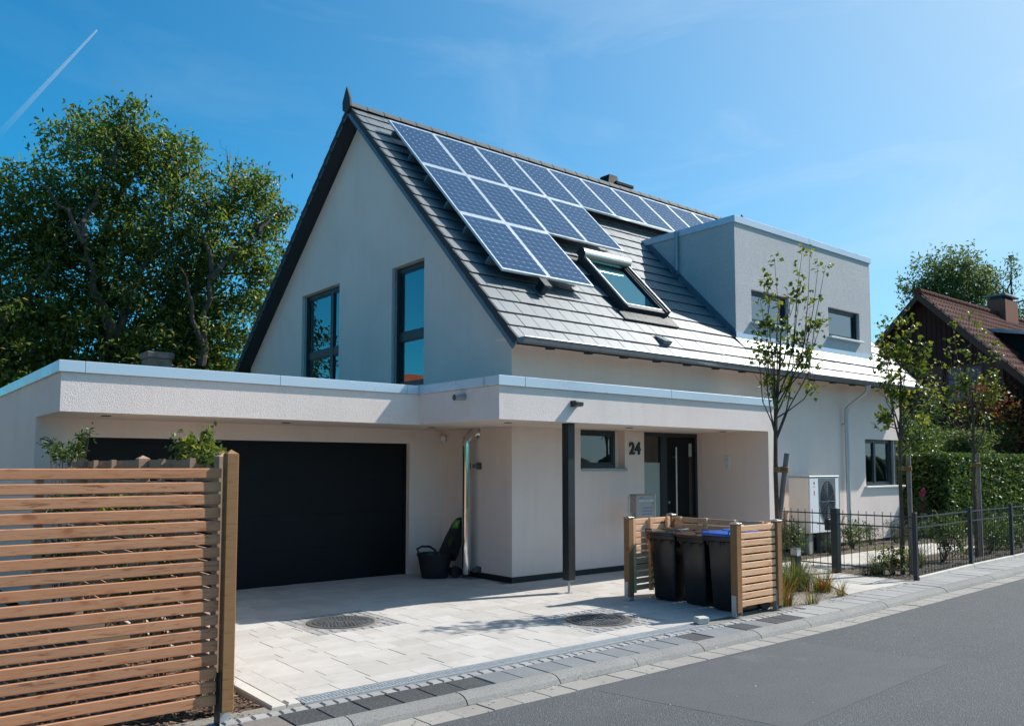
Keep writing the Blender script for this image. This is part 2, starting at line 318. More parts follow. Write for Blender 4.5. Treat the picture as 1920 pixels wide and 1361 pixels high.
    def build(s, name, parent=None, **k): return link(name, s.mesh(name), parent, **k)

def tag(o, label=None, cat=None, group=None, kind=None):
    for a, b in (('label', label), ('category', cat), ('group', group), ('kind', kind)):
        if b: o[a] = b
    return o
def wmat(o):   # world matrix without waiting for the depsgraph
    m = o.matrix_basis.copy()
    return wmat(o.parent) @ o.matrix_parent_inverse @ m if o.parent else m
def link(name, me, parent=None, loc=(0, 0, 0), rot=(0, 0, 0), sc=(1, 1, 1), world=True, **k):
    o = bpy.data.objects.new(name, me); COL.objects.link(o); o.location = loc; o.rotation_euler = rot; o.scale = sc
    if parent:
        o.parent = parent
        if world: o.matrix_parent_inverse = wmat(parent).inverted()
    return tag(o, **k)
def thing(name, label, cat, loc=(0, 0, 0), group=None, rot=0, kind=None):
    o = bpy.data.objects.new(name, None); COL.objects.link(o); o.location = loc; o.rotation_euler = (0, 0, rot); o.empty_display_size = .2
    return tag(o, label, cat, group, kind)
def kids(o): return [c for c in bpy.data.objects if c.parent == o]
def copy_tree(o, parent=None):
    c = o.copy(); COL.objects.link(c)
    if parent: c.parent = parent; c.matrix_parent_inverse = o.matrix_parent_inverse.copy()
    for q in kids(o): copy_tree(q, c)
    return c
def clip(poly, a, b, c):   # keep a*x+b*y<=c
    out = []
    for i, p in enumerate(poly):
        q = poly[(i + 1) % len(poly)]; dp = a * p[0] + b * p[1] - c; dq = a * q[0] + b * q[1] - c
        if dp <= 0: out.append(p)
        if dp * dq < 0: t = dp / (dp - dq); out.append((p[0] + t * (q[0] - p[0]), p[1] + t * (q[1] - p[1])))
    return out
def ccw(poly):
    return poly if sum(poly[i][0] * poly[(i + 1) % len(poly)][1] - poly[(i + 1) % len(poly)][0] * poly[i][1] for i in range(len(poly))) > 0 else poly[::-1]
def clip_convex(cell, poly):
    poly = ccw(poly)
    for i, p in enumerate(poly):
        q = poly[(i + 1) % len(poly)]; nx, ny = q[1] - p[1], p[0] - q[0]
        cell = clip(cell, nx, ny, nx * p[0] + ny * p[1] + 1e-9)
        if len(cell) < 3: return []
    return cell
def wall(mb, poly, holes, T, depth, m, skip=()):
    A = sorted({p[0] for p in poly} | {h[0] for h in holes} | {h[1] for h in holes}); B = sorted({p[1] for p in poly} | {h[2] for h in holes} | {h[3] for h in holes})
    for i in range(len(A) - 1):
        for j in range(len(B) - 1):
            ca, cb = (A[i] + A[i + 1]) / 2, (B[j] + B[j + 1]) / 2
            if any(h[0] < ca < h[1] and h[2] < cb < h[3] for h in holes): continue
            cell = clip_convex([(A[i], B[j]), (A[i + 1], B[j]), (A[i + 1], B[j + 1]), (A[i], B[j + 1])], poly)
            if len(cell) > 2: mb.add([T(a, b, 0) for a, b in cell], [list(range(len(cell)))], m)
    for k, (a0, a1, b0, b1) in enumerate(holes):
        for e, (p, q) in {'l': ((a0, b0), (a0, b1)), 'r': ((a1, b0), (a1, b1)), 'b': ((a0, b0), (a1, b0)), 't': ((a0, b1), (a1, b1))}.items():
            if (k, e) in skip: continue
            mb.add([T(*p, 0), T(*q, 0), T(*q, depth), T(*p, depth)], [(0, 1, 2, 3)], m)

TF = lambda a, b, d: (a, d, b)            # front wall  (a=X, b=Z), d goes into the house (+Y)
TG = lambda a, b, d: (d, a, b)            # gable wall  (a=Y, b=Z), d goes into the house (+X)
def window(parent, T, a0, a1, b0, b1, d, fw=.06, mull=(), trans=(), pane='pane_dark', sill=None, rail=None, label=None, pane_over=None, open_side=None):
    f = MB(); e = .004
    f.box(a0, a1, b1 - fw, b1, d, d + .07, 'frame_dark', T); f.box(a0, a1, b0, b0 + fw, d, d + .07, 'frame_dark', T)
    f.box(a0, a0 + fw, b0 + fw, b1 - fw, d, d + .07, 'frame_dark', T); f.box(a1 - fw, a1, b0 + fw, b1 - fw, d, d + .07, 'frame_dark', T)
    xs = [a0 + fw] + [q for m_ in mull for q in (m_ - fw * .7, m_ + fw * .7)] + [a1 - fw]
    for m_ in mull: f.box(m_ - fw * .7, m_ + fw * .7, b0 + fw, b1 - fw, d - .004, d + .066, 'frame_dark', T)
    cells = []
    for i in range(0, len(xs), 2):
        ys = [b0 + fw] + [q for t_ in trans for q in (t_ - fw * .8, t_ + fw * .8)] + [b1 - fw]
        for t_ in trans: f.box(xs[i], xs[i + 1], t_ - fw * .8, t_ + fw * .8, d + .002, d + .068, 'frame_dark', T)
        for j in range(0, len(ys), 2): cells.append((xs[i], xs[i + 1], ys[j], ys[j + 1]))
    for (p, q, r, s_) in cells:   # sash profile
        k = .028
        f.box(p + e, q - e, s_ - k, s_ - e, d + .012, d + .058, 'frame_dark', T); f.box(p + e, q - e, r + e, r + k, d + .012, d + .058, 'frame_dark', T)
        f.box(p + e, p + k, r + k, s_ - k, d + .012, d + .058, 'frame_dark', T); f.box(q - k, q - e, r + k, s_ - k, d + .012, d + .058, 'frame_dark', T)
    o = f.build('window', parent, label=label)
    for n, (p, q, r, s_) in enumerate(cells):
        MB().box(p + .026, q - .026, r + .026, s_ - .026, d + .03, d + .044, pane_over[n] if pane_over else pane, T).build('pane', o)
    if sill:
        x0, x1, out, mt = sill
        q = MB(); q.cbox(x0, x1, b0 - .045, b0 - .004, -out, d + .01, .006, mt, T); q.build('sill', o)
    if rail:
        MB().box(rail - .014, rail + .014, b0 + .01, b1 - .01, .03, .055, 'zinc', T).build('guide_rail', o)
    return o

# ------------------------------------------------------------------ ground, road, kerb, paving
def off(x): return .043 * (x - 1) if x > 1 else 0.0     # the street swings away a little past the drive
def sheet(name, pts, z, m, parent=None, kind='structure', **k):
    return MB().add([(x, y, z) for x, y in pts], [list(range(len(pts)))], m).build(name, parent, kind=None if parent else kind, **k)
sheet('ground', [(-2500, -2500), (2500, -2500), (2500, 2500), (-2500, 2500)], -.12, 'meadow')
XS = [-60, -10, -5, 1, 4, 8, 12, 20, 60]
mb = MB()
for a, b in zip(XS, XS[1:]):
    mb.add([(a, -4.56 + off(a), -.055), (b, -4.56 + off(b), -.055), (b, -11.5 + off(b), -.055), (a, -11.5 + off(a), -.055)], [(0, 1, 2, 3)], 'asphalt')
road = mb.build('road', kind='structure')
PC = [(-2.95, -4.66), (-.15, -4.62), (.17, -6.0), (-2.6, -6.16)]; PP = []
for k, a in enumerate(PC):
    b = PC[(k + 1) % 4]
    for q in range(22): u = q / 22; PP.append((a[0] + (b[0] - a[0]) * u + rnd.gauss(0, .005), a[1] + (b[1] - a[1]) * u + rnd.gauss(0, .005)))
MB().add([(x, y, -.0535) for x, y in PP], [list(range(len(PP)))], 'asphalt_patch').build('asphalt_patch', road, label='smoother grey rectangular patch in the asphalt')
# soil sheets
sheet('garden_bed', [(4.0, -3.62 + off(4)), (9, -3.65 + off(9)), (30, -3.65 + off(30)), (30, 14), (11.5, 14), (11.5, -.01), (4.0, -.01)], -.016, 'soil')
sheet('bounce_yard', [(-22, -4.0), (-9.0, -4.0), (-5.9, 1.9), (-5.9, 14), (-22, 14)], -.05, 'bounce_gravel')  # added as a sunlit reflector to warm the gable and garage side
sheet('mulch_bed', [(-9, -3.86), (-5.19, -3.86), (-5.19, 1.79), (-9, 1.79)], -.03, 'soil')
sheet('gravel_bed', [(1.12, -3.88), (2.75, -3.88 + off(2.7)), (2.78, -3.62), (4.42, -2.08), (4.30, -1.72), (1.12, -1.72)], -.018, 'sand_gravel')
# driveway: bedding sheet, then every stone
drive = sheet('driveway', [(-5.10, -3.58), (1.14, -3.58), (1.14, -1.70), (4.398, -1.70), (4.398, .15), (0.0, .15), (0, 1.93), (-5.10, 1.93)], -.005, 'joint_sand')
stones = []
def in_bin_or_house(x0, x1, y0, y1):
    return x0 >= 0 and y1 > .0
holes = [(-3.30, -1.10, .52), (-1.03, -2.78, .52)]   # square sett frames round the manhole covers
y = -3.555; row = 0; seq = [.20, .26, .20, .32, .26, .20, .26, .32]
while y < 1.85:
    h = seq[row % len(seq)]; y2 = min(y + h, 1.9)
    xr_ = 1.14 if y2 < -1.70 else 4.395
    x = -5.06 - rnd.uniform(0, .3); first = True
    while x < xr_ - .02:
        w_ = rnd.choice([.2, .26, .32, .32, .4, .46]); x0 = max(x, -5.06); x1 = min(x + w_, xr_)
        if xr_ - x1 < .1: x1 = xr_
        x = x1
        if x1 - x0 < .04: continue
        yy1 = y2
        if x1 > 0.0 and y2 > -.005: yy1 = min(y2, -.008 if not (2.9 < (x0 + x1) / 2 < 4.4) else .1)
        if yy1 - y < .03: continue
        if any(abs((x0 + x1) / 2 - hx) < hs + (x1 - x0) / 2 and abs((y + yy1) / 2 - hy) < hs + (yy1 - y) / 2 - .001 for hx, hy, hs in holes):
            # split rows against the frames: trim the part outside
            done = False
            for hx, hy, hs in holes:
                if abs((x0 + x1) / 2 - hx) < hs + (x1 - x0) / 2 and abs((y + yy1) / 2 - hy) < hs + (yy1 - y) / 2 - .001:
                    for u0, u1 in ((x0, min(x1, hx - hs)), (max(x0, hx + hs), x1)):
                        if u1 - u0 > .02: stones.append((u0, u1, y, yy1))
                    for v0, v1 in ((y, min(yy1, hy - hs)), (max(y, hy + hs), yy1)):
                        u0, u1 = max(x0, hx - hs), min(x1, hx + hs)
                        if v1 - v0 > .02 and u1 - u0 > .02: stones.append((u0, u1, v0, v1))
            continue
        stones.append((x0, x1, y, yy1))
    y = y2; row += 1
def stone_mb(x0, x1, y0, y1, z0, z1, m, g=.0008, c=.0022, mb=None, Q=None):
    mb = mb or MB(); x0 += g; x1 -= g; y0 += g; y1 -= g
    P = [(x0, y0, z0), (x1, y0, z0), (x1, y1, z0), (x0, y1, z0), (x0, y0, z1 - c), (x1, y0, z1 - c), (x1, y1, z1 - c), (x0, y1, z1 - c), (x0 + c, y0 + c, z1), (x1 - c, y0 + c, z1), (x1 - c, y1 - c, z1), (x0 + c, y1 - c, z1)]
    if Q: P = [Q(*p) for p in P]
    return mb.add(P, [(8, 9, 10, 11), (4, 5, 9, 8), (5, 6, 10, 9), (6, 7, 11, 10), (7, 4, 8, 11), (0, 1, 5, 4), (1, 2, 6, 5), (2, 3, 7, 6), (3, 0, 4, 7)], m)
def camd(p): return math.hypot(p[0] - CAM[0], p[1] - CAM[1])
stones.sort(key=lambda q: camd(((q[0] + q[1]) / 2, (q[2] + q[3]) / 2)))
vis = [q for q in stones if (q[0] + q[1]) / 2 > -4.9 + .58 * max(0, ((q[2] + q[3]) / 2 + 3.6)) * .25]
near = set(vis[:298]); rest = MB()
for q in stones:
    z = rnd.uniform(-.0018, .0018)
    if q in near:
        cx, cy = (q[0] + q[1]) / 2, (q[2] + q[3]) / 2; a, b = (q[1] - q[0]) / 2, (q[3] - q[2]) / 2
        link('paving_stone', stone_mb(-a, a, -b, b, -.03, 0, 'paver').mesh('paving_stone', False), drive, (cx, cy, z), (rnd.uniform(-.002, .002), rnd.uniform(-.002, .002), 0))
    else: stone_mb(*q, -.03 + z, z, 'paver', mb=rest)
rest.build('paving_surface', drive, kind='stuff')
# sett frames and manhole covers
def manhole(cx, cy, rot, label):
    t = thing('manhole_cover', label, 'manhole cover', (cx, cy, 0), 'manhole covers in the driveway'); t.scale = (.9, .9, 1)
    m = MB(); m.lathe([(.405, -.03), (.405, .004), (.37, .004), (.37, -.004)], 'iron_cast', n=48, cap=False); link('frame_ring', m.mesh('frame_ring'), t, world=False)
    m = MB(); m.lathe([(.366, -.02), (.366, .002), (.02, .003)], 'iron_cast', n=48)
    for k in range(5):
        r_ = .07 + k * .062; nseg = int(10 + k * 8)
        for j in range(nseg):
            a = 2 * math.pi * (j + .5 * (k % 2)) / nseg; da = 2 * math.pi / nseg * .34
            ring = [(r_ - .020, a - da), (r_ + .020, a - da), (r_ + .020, a + da), (r_ - .020, a + da)]
            P = [(q * math.cos(b), q * math.sin(b), z) for z in (.002, .010) for q, b in ring]
            m.add(P, [(4, 5, 6, 7), (0, 1, 5, 4), (1, 2, 6, 5), (2, 3, 7, 6), (3, 0, 4, 7)], 'iron_cast')
    link('lid', m.mesh('lid'), t, world=False)
    for i in range(10):
        for j in range(10):
            px, py = -.52 + .104 * (i + .5), -.52 + .104 * (j + .5)
            if math.hypot(px, py) < .405: continue
            q = stone_mb(-.052, .052, -.052, .052, -.03, rnd.uniform(-.003, .003), 'sett', .004, .010)
            link('sett', q.mesh('sett', False), drive, (cx + px, cy + py, 0), (0, 0, rnd.uniform(-.06, .06)))
manhole(-3.30, -1.10, 0, 'round cast iron manhole cover on the shadow edge in front of the garage door')
manhole(-1.03, -2.78, 0, 'round cast iron manhole cover beside the tree shadow near the bins')
# drive edging on the left
ed = MB(); edge = thing('edging', None, None, kind='structure'); 
yy = -3.70
for L_ in (.98, 1.0, 1.0, 1.0, 1.0):
    stone_mb(-5.185, -5.075, yy, yy + L_, -.15, .012, 'edging_stone', .003, .008).build('edging_stone', edge); yy += L_
stone_mb(-5.06, -4.96, -3.69, -3.58, -.1, .012, 'edging_stone', .003, .012).build('edging_stone', edge)
# drain channel: slot grating along the drive
dr = thing('drain_channel', 'narrow galvanised slotted drain channel along the front edge of the paving', 'drain', (-4.95, -3.65, 0))
m = MB(); m.box(-4.95, -.30, -3.735, -3.722, -.05, .004, 'galv'); m.box(-4.95, -.30, -3.585, -3.572, -.05, .004, 'galv'); m.box(-4.95, -.30, -3.722, -3.585, -.05, -.02, 'galv'); m.build('channel', dr)
for k in range(5):
    a = -4.948 + k * .9305; g = MB()
    for j in range(31): g.box(a + j * .030, a + j * .030 + .021, -3.719, -3.588, -.012, .001, 'galv')
    g.box(a, a + .926, -3.719, -3.708, -.012, .002, 'galv'); g.box(a, a + .926, -3.599, -3.588, -.012, .002, 'galv'); g.box(a, a + .926, -3.660, -3.647, -.012, .0015, 'zinc')
    g.build('grating', dr)
# pavement: setts, slabs, kerbstones, gutter stones
pave = MB()
for a, b in zip(XS[1:], XS[2:]): pave.add([(a, -4.2 + off(a), -.011), (b, -4.2 + off(b), -.011), (b, -3.6 + off(b), -.011), (a, -3.6 + off(a), -.011)], [(0, 1, 2, 3)], 'joint_sand')
pave = pave.build('pavement', kind='structure')
x = -6.6
while x < 1.2:
    w_ = rnd.uniform(.085, .115); q = stone_mb(-w_ / 2, w_ / 2, -.052, .052, -.04, rnd.uniform(-.004, .004), 'sett', .004, .010)
    link('sett', q.mesh('sett', False), pave, (x + w_ / 2, -3.815 + rnd.uniform(-.006, .006), 0), (0, 0, rnd.uniform(-.07, .07))); x += w_
far = MB(); x = 2.8
while x < 4.8:
    w_ = rnd.uniform(.085, .115); stone_mb(x, x + w_, -3.84 + off(x), -3.75 + off(x), -.04, rnd.uniform(-.004, .004), 'sett', .007, .012, far); x += w_
far.build('sett_row', pave, kind='stuff')
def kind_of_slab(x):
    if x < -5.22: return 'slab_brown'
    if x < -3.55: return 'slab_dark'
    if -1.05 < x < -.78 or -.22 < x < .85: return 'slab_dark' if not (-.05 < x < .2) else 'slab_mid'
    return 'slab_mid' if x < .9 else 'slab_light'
x = -7.7; 
while x < 9.6:
    w_ = .2755; o_ = off(x + .14); y1 = -3.872 if x < 1.2 else -3.70; 
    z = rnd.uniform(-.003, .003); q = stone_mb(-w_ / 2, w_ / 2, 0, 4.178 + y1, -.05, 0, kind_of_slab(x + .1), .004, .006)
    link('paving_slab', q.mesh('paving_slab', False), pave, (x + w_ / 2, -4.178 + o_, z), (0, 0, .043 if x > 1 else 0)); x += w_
far = MB()
while x < 40:
    stone_mb(x, x + .55, -4.178 + off(x), -3.70 + off(x), -.05, 0, 'slab_light', .004, .006, far); x += .55
far.build('slab_row', pave, kind='stuff')
kerb = thing('kerb', None, None, kind='structure')
prof = [(0, -.09), (0, .004), (.05, .006), (.10, -.004), (.135, -.025), (.158, -.058), (.16, -.09)]
def kerb_mb(L_, m=None, T=lambda x, y, z: (x, y, z)):
    m = m or MB(); n = len(prof); vs = [T(x, -a, b) for x in (.005, L_ - .005) for a, b in prof]
    return m.add(vs, [tuple(range(n)), tuple(range(n, 2 * n))] + [(i, i + 1, n + i + 1, n + i) for i in range(n - 1)], 'kerb_stone')
x = -8.58; far = MB()
kme = [kerb_mb(.925).mesh('kerbstone', False)]
while x < 38:
    if x < 9.5: link('kerbstone', kme[0], kerb, (x, -4.182 + off(x), rnd.uniform(-.003, .002)), (0, 0, math.atan(.043) if x > .9 else 0))
    else: kerb_mb(.925, far, lambda a, b, c, x=x: (x + a, -4.182 + off(x + a) + b, c))
    x += .925
far.build('kerb_row', kerb, kind='stuff')
gut = MB()
for a, b in zip(XS[1:], XS[2:]): gut.add([(a, -4.60 + off(a), -.075), (b, -4.60 + off(b), -.075), (b, -4.33 + off(b), -.075), (a, -4.33 + off(a), -.075)], [(0, 1, 2, 3)], 'joint_sand')
gut = gut.build('gutter_strip', kind='structure'); far = MB(); x = -7.7
while x < 38:
    w_ = .272
    if x < 9.6:
        q = stone_mb(-w_ / 2, w_ / 2, 0, .232, -.04, 0, 'gutter_stone', .003, .004); link('gutter_stone', q.mesh('gutter_stone', False), gut, (x + w_ / 2, -4.577 + off(x + .1), -.05 + rnd.uniform(-.003, .003)), (R(-1.5), 0, .043 if x > 1 else 0))
    else: stone_mb(x, x + w_, -4.577 + off(x), -4.345 + off(x), -.09, -.05, 'gutter_stone', .003, .004, far)
    x += w_
far.build('gutter_row', gut, kind='stuff')
# entrance apron and garden path of large pale slabs
path = sheet('garden_path', [(2.80, -3.60), (4.80, -3.58), (4.80, -2.12), (11.2, -2.02), (11.2, -.98), (4.4, -1.0), (4.4, -1.70), (4.40, -2.05)], -.013, 'joint_sand')
def poly_slab(poly, cell, parent, z1=.0, m='path_stone'):
    x0, x1, y0, y1 = cell; c_ = clip_convex([(x0, y0), (x1, y0), (x1, y1), (x0, y1)], poly)
    if len(c_) < 3: return
    cx, cy = sum(p[0] for p in c_) / len(c_), sum(p[1] for p in c_) / len(c_)
    q = [((p[0] - cx) * .99, (p[1] - cy) * .99) for p in c_]
    MBq = MB().prism(q, -.04, 0, m, lambda a, b, h: (a, b, h)); link('path_slab', MBq.mesh('path_slab'), parent, (cx, cy, z1 + rnd.uniform(-.002, .002)))
for i in range(4):
    for j in range(5): poly_slab([(2.80, -3.60), (4.74, -3.56), (4.74, -1.0), (4.42, -1.0), (4.42, -2.05)] if False else [(2.80, -3.60), (4.74, -3.56), (4.74, -1.72), (4.45, -1.98)], (2.8 + i * .5, 3.3 + i * .5, -3.7 + j * .5, -3.2 + j * .5), path)
poly_slab([(4.42, -1.7), (4.74, -1.7), (4.74, -1.0), (4.42, -1.0)], (4.42, 4.74, -1.7, -1.0), path)
x = 4.76; k = 0
while x < 11:
    w_ = .62
    for j in range(3):
        a = x + (.2 if j == 1 else 0); poly_slab([(4.76, -2.08), (11.1, -1.98), (11.1, -1.0), (4.76, -1.02)], (a if j != 1 or k else 4.76, a + w_, -2.1 + j * .37, -1.73 + j * .37), path)
    x += w_; k += 1
MB().cbox(-.42, -.28, -3.70, -3.60, .002, .075, .012, 'edging_stone', lambda x, y, z: (x + (y + 3.65) * .3, y - (x + .35) * .3, z)).build('paving_block', label='loose pale stone block lying at the end of the drain', cat='stone')
# chips in the beds
def chips(name, poly, n, m, s0, s1, parent=None, z=-.02):
    q = MB(); xs = [p[0] for p in poly]; ys = [p[1] for p in poly]; k = 0
    while k < n:
        x, y = rnd.uniform(min(xs), max(xs)), rnd.uniform(min(ys), max(ys))
        if not clip_convex([(x, y), (x + .002, y), (x + .002, y + .002), (x, y + .002)], poly): continue
        a = rnd.uniform(0, 6.28); L_ = rnd.uniform(s0, s1); w_ = L_ * rnd.uniform(.25, .6); t_ = rnd.uniform(-.3, .3); zz = z + rnd.uniform(.0, .02)
        ca, sa = math.cos(a), math.sin(a)
        P = [(x + ca * u - sa * v_, y + sa * u + ca * v_, zz + u * t_ + h) for u, v_, h in ((-L_ / 2, -w_ / 2, 0), (L_ / 2, -w_ / 2, .003), (L_ / 2, w_ / 2, 0), (-L_ / 2, w_ / 2, .004))]
        q.add(P, [(0, 1, 2, 3)], m); k += 1
    return link(name, q.mesh(name, False), parent, kind='stuff')
chips('wood_chips', [(-7.5, -3.84), (-5.2, -3.84), (-5.2, -1.5), (-7.5, -1.5)], 7000, 'mulch_chip', .015, .05, None, -.03)
chips('gravel', [(1.15, -3.84), (2.75, -3.78), (4.35, -2.1), (1.15, -1.8)], 9000, 'gravel_chip', .008, .022, None, -.018)
chips('bed_gravel', [(4.9, -3.5), (12, -3.1), (12, -2.1), (4.9, -2.15)], 4000, 'gravel_chip', .01, .03, None, -.016)
chips('grit', [(-5.5, -4.58), (6, -4.5), (6, -4.2), (-5.5, -4.36)], 130, 'gravel_chip', .008, .028, None, -.052)
chips('grit', [(-5.5, -6.5), (6, -6.5), (6, -4.5), (-5.5, -4.6)], 160, 'gravel_chip', .006, .016, None, -.052)
chips('bed_gravel', [(4.9, -.95), (12, -.95), (12, -.03), (4.9, -.03)], 4000, 'gravel_chip', .01, .03, None, -.016)

# ------------------------------------------------------------------ the house
TH = R(45.373); CS, SN, TN = math.cos(TH), math.sin(TH), math.tan(TH)
RY, RZ = 4.532, 8.61; VX0, VX1 = -.342, 12.243; HX = 11.95; HY = 10.0; TB = .825
def RP(x, s, o=0): return (x, RY - CS * s - SN * o, RZ - SN * s + CS * o)      # point on the street-side roof slope
CB, SB = math.cos(math.atan(TB)), math.sin(math.atan(TB))
def BP(x, s, o=0): return (x, RY + CB * s + SB * o, RZ + .02 - SB * s + CB * o)
house = thing('house', 'pale rendered house with steep grey tiled roof, solar panels and number 24', 'house', (0, 0, 0))
# walls
DX0, DX1 = 2.88, 4.50
m = MB(); WZ = 3.86
wall(m, [(0, 0), (HX, 0), (HX, WZ), (0, WZ)], [(1.39, 2.40, 1.655, 2.268), (2.87, 4.398, .0, 2.268), (10.26, HX, 1.235, 2.30)], TF, .16, 'render_cream', skip={(2, 'r'), (1, 'b')})
m.build('wall', house)
m = MB(); gz = lambda y: RZ + .02 - .06 - TB * (y - RY)
wall(m, [(0, 0), (HY, 0), (HY, gz(HY)), (RY, RZ - .10), (0, RZ - .12 - TN * RY)], [(5.46, 7.18, 2.4, 5.345), (2.37, 3.44, 3.07, 5.255)], TG, .16, 'render_cream'); m.build('wall', house)
m = MB(); TR = lambda a, b, d: (HX - d, a, b)
wall(m, [(0, 0), (HY, 0), (HY, gz(HY)), (RY, RZ - .10), (0, RZ - .12 - TN * RY)], [(0, 1.5, 1.235, 2.30)], TR, .16, 'render_cream', skip={(0, 'l')}); m.build('wall', house)
m = MB(); wall(m, [(0, 0), (HX, 0), (HX, gz(HY)), (0, gz(HY))], [], lambda a, b, d: (a, HY - d, b), .1, 'render_cream'); m.build('wall', house)
m = MB(); m.box(-.012, 0, -.012, 1.79, 0, .085, 'black_plinth'); m.box(0, 2.87, -.012, -.001, 0, .085, 'black_plinth'); m.box(4.59, HX, -.01, -.001, 0, .05, 'black_plinth'); m.build('plinth', house)
# roof body
roof = MB()
RL = 7.195
P = [RP(0, .02, -.028), RP(0, RL, -.028), RP(0, RL, -.12), RP(0, .02, -.12)]
roof.prism([(p[1], p[2]) for p in P], VX0 + .035, VX1 - .035, 'navy_soffit', lambda a, b, h: (h, a, b))
P = [BP(0, .02, -.02), BP(0, 8.1, -.02), BP(0, 8.1, -.06), BP(0, .02, -.06)]
roof.prism([(p[1], p[2]) for p in P], VX0 + .035, VX1 - .035, 'navy_soffit', lambda a, b, h: (h, a, b))
roof = roof.build('roof', house)
# barge boards
for x0, x1 in ((VX0 + .008, VX0 + .032), (VX1 - .032, VX1 - .008)):
    q = [RP(0, .1, -.045), RP(0, RL + .03, -.045), RP(0, RL + .03, -.185), RP(0, .1, -.185)]
    MB().prism([(p[1], p[2]) for p in q], x0, x1, 'fascia_blue', lambda a, b, h: (h, a, b)).build('barge_board', roof)
    q = [BP(0, .1, -.03), BP(0, 8.1, -.03), BP(0, 8.1, -.10), BP(0, .1, -.10)]
    MB().prism([(p[1], p[2]) for p in q], x0, x1, 'fascia_blue', lambda a, b, h: (h, a, b)).build('barge_board', roof)
# tiles, row by row in half bond; local x along the eave, local y up the slope
S_ROW = [.37 + .326 * k for k in range(21)] + [7.205]
def tile_me(w_, L_, mb=None, T=lambda x, y, z: (x, y, z)):
    mb = mb or MB(); g = .0022; c = .004
    vs = [T(*p) for p in [(g, 0, -.026), (w_ - g, 0, -.026), (w_ - g, L_, -.04), (g, L_, -.04), (g, 0, -.004), (w_ - g, 0, -.004), (g + c, c, 0), (w_ - g - c, c, 0), (w_ - g - c, L_, -.026), (g + c, L_, -.026), (w_ - g, L_, -.03), (g, L_, -.03)]]
    mb.add(vs, [(6, 7, 8, 9), (4, 5, 7, 6), (5, 10, 8, 7), (11, 4, 6, 9)], 'roof_tile'); mb.add(vs, [(0, 1, 5, 4), (1, 2, 10, 5), (3, 0, 4, 11)], 'roof_tile_edge'); return mb
def covered(x, s):
    if .30 < x < 10.2 and s < 2.0 and s > .5 or .3 < x < 4.2 and s < 3.6 and s > .5 or .3 < x < 2.2 and s < 5.2 and s > .5: return True
    if 5.75 < x < 10.9 and 2.7 < s < 6.2: return True
    return 2.55 < x < 4.0 and 4.3 < s < 6.05
tiles = []
for r, s in enumerate(S_ROW):
    x = VX0 + .045 - (.15 if r % 2 else 0); 
    while x < VX1 - .05:
        a, b = max(x, VX0 + .045), min(x + .2985, VX1 - .045); x += .2985
        if b - a < .05: continue
        tiles.append((a, b, s))
tiles.sort(key=lambda q: (covered((q[0] + q[1]) / 2, q[2] - .15), (Vector(RP((q[0] + q[1]) / 2, q[2])) - Vector(CAM)).length))
rest = MB(); full = {}
for i, (a, b, s) in enumerate(tiles):
    sx, ss = (a + b) / 2, s - .16
    if 5.72 < sx < 10.93 and 2.95 < ss < 5.9 or 2.62 < sx < 3.95 and 4.42 < ss < 6.0: continue    # under the dormer and the roof window
    j = rnd.uniform(-.002, .002)
    if i < 298:
        k = (round(b - a, 3)); 
        if k not in full: full[k] = tile_me(b - a, .36).mesh('roof_tile', False)
        link('roof_tile', full[k], roof, RP(a, s, j), (TH + rnd.gauss(0, .0025), rnd.gauss(0, .0025), rnd.gauss(0, .0018)))
    else:
        M_ = Matrix.Translation(RP(a, s, j)) @ Matrix.Rotation(TH, 4, 'X'); tile_me(b - a, .36, rest, lambda x, y, z, M_=M_: tuple(M_ @ Vector((x, y, z))))
rest.build('tile_surface', roof, kind='stuff')
# back slope courses (seen edge-on along the verge)
rest = MB()
for k in range(24):
    s = .36 + k * .326
    P = [BP(0, s, .004), BP(0, s, -.022), BP(0, s - .36, -.04), BP(0, s - .36, -.022)]
    rest.prism([(p[1], p[2]) for p in P], VX0 + .045, VX1 - .045, 'roof_tile', lambda a, b, h: (h, a, b))
rest.build('tile_surface', roof, kind='stuff')
for xa, xb in ((VX0, VX0 + .042), (VX1 - .042, VX1)):
    for s in S_ROW:
        P = [RP(0, s + .004, .006), RP(0, s + .004, -.105), RP(0, s - .318, -.115), RP(0, s - .318, -.014)]
        MB().prism([(p[1], p[2]) for p in P], xa, xb, 'roof_tile_edge', lambda a, b, h: (h, a, b)).build('verge_tile', roof)
    for k in range(24):
        s = .36 + k * .326; P = [BP(0, s, .008), BP(0, s, -.085), BP(0, s - .318, -.105), BP(0, s - .318, -.012)]
        MB().prism([(p[1], p[2]) for p in P], xa, xb, 'roof_tile_edge', lambda a, b, h: (h, a, b)).build('verge_tile', roof)
# ridge tiles
prof_r = [(-.12, -.115), (-.105, -.075), (-.05, -.005), (0, .008), (.05, -.005), (.105, -.075), (.12, -.115)]
q = MB(); n = len(prof_r)
rme = MB().add([(x, a * (1 if x < .2 else .93), b * 1.0 + (.002 if x < .2 else -.003)) for x in (0, .40) for a, b in prof_r] , [tuple(range(n)), tuple(range(n, 2 * n))] + [(i, i + 1, n + i + 1, n + i) for i in range(n - 1)], 'ridge_grey').mesh('ridge_tile', False)
x = VX0 - .01
while x < VX1 - .2: link('ridge_tile', rme, roof, (x, RY, RZ + .03)); x += .372
fin = [(-.16, -.10), (0, -.20), (.15, -.10), (.16, .06), (.0, .33), (-.13, .08)]
for xx in (VX0 - .05, VX1 + .01): MB().prism([(RY + a, RZ + b) for a, b in fin], xx, xx + .035, 'roof_tile_edge', lambda a, b, h: (h, a, b)).build('gable_finial', roof)
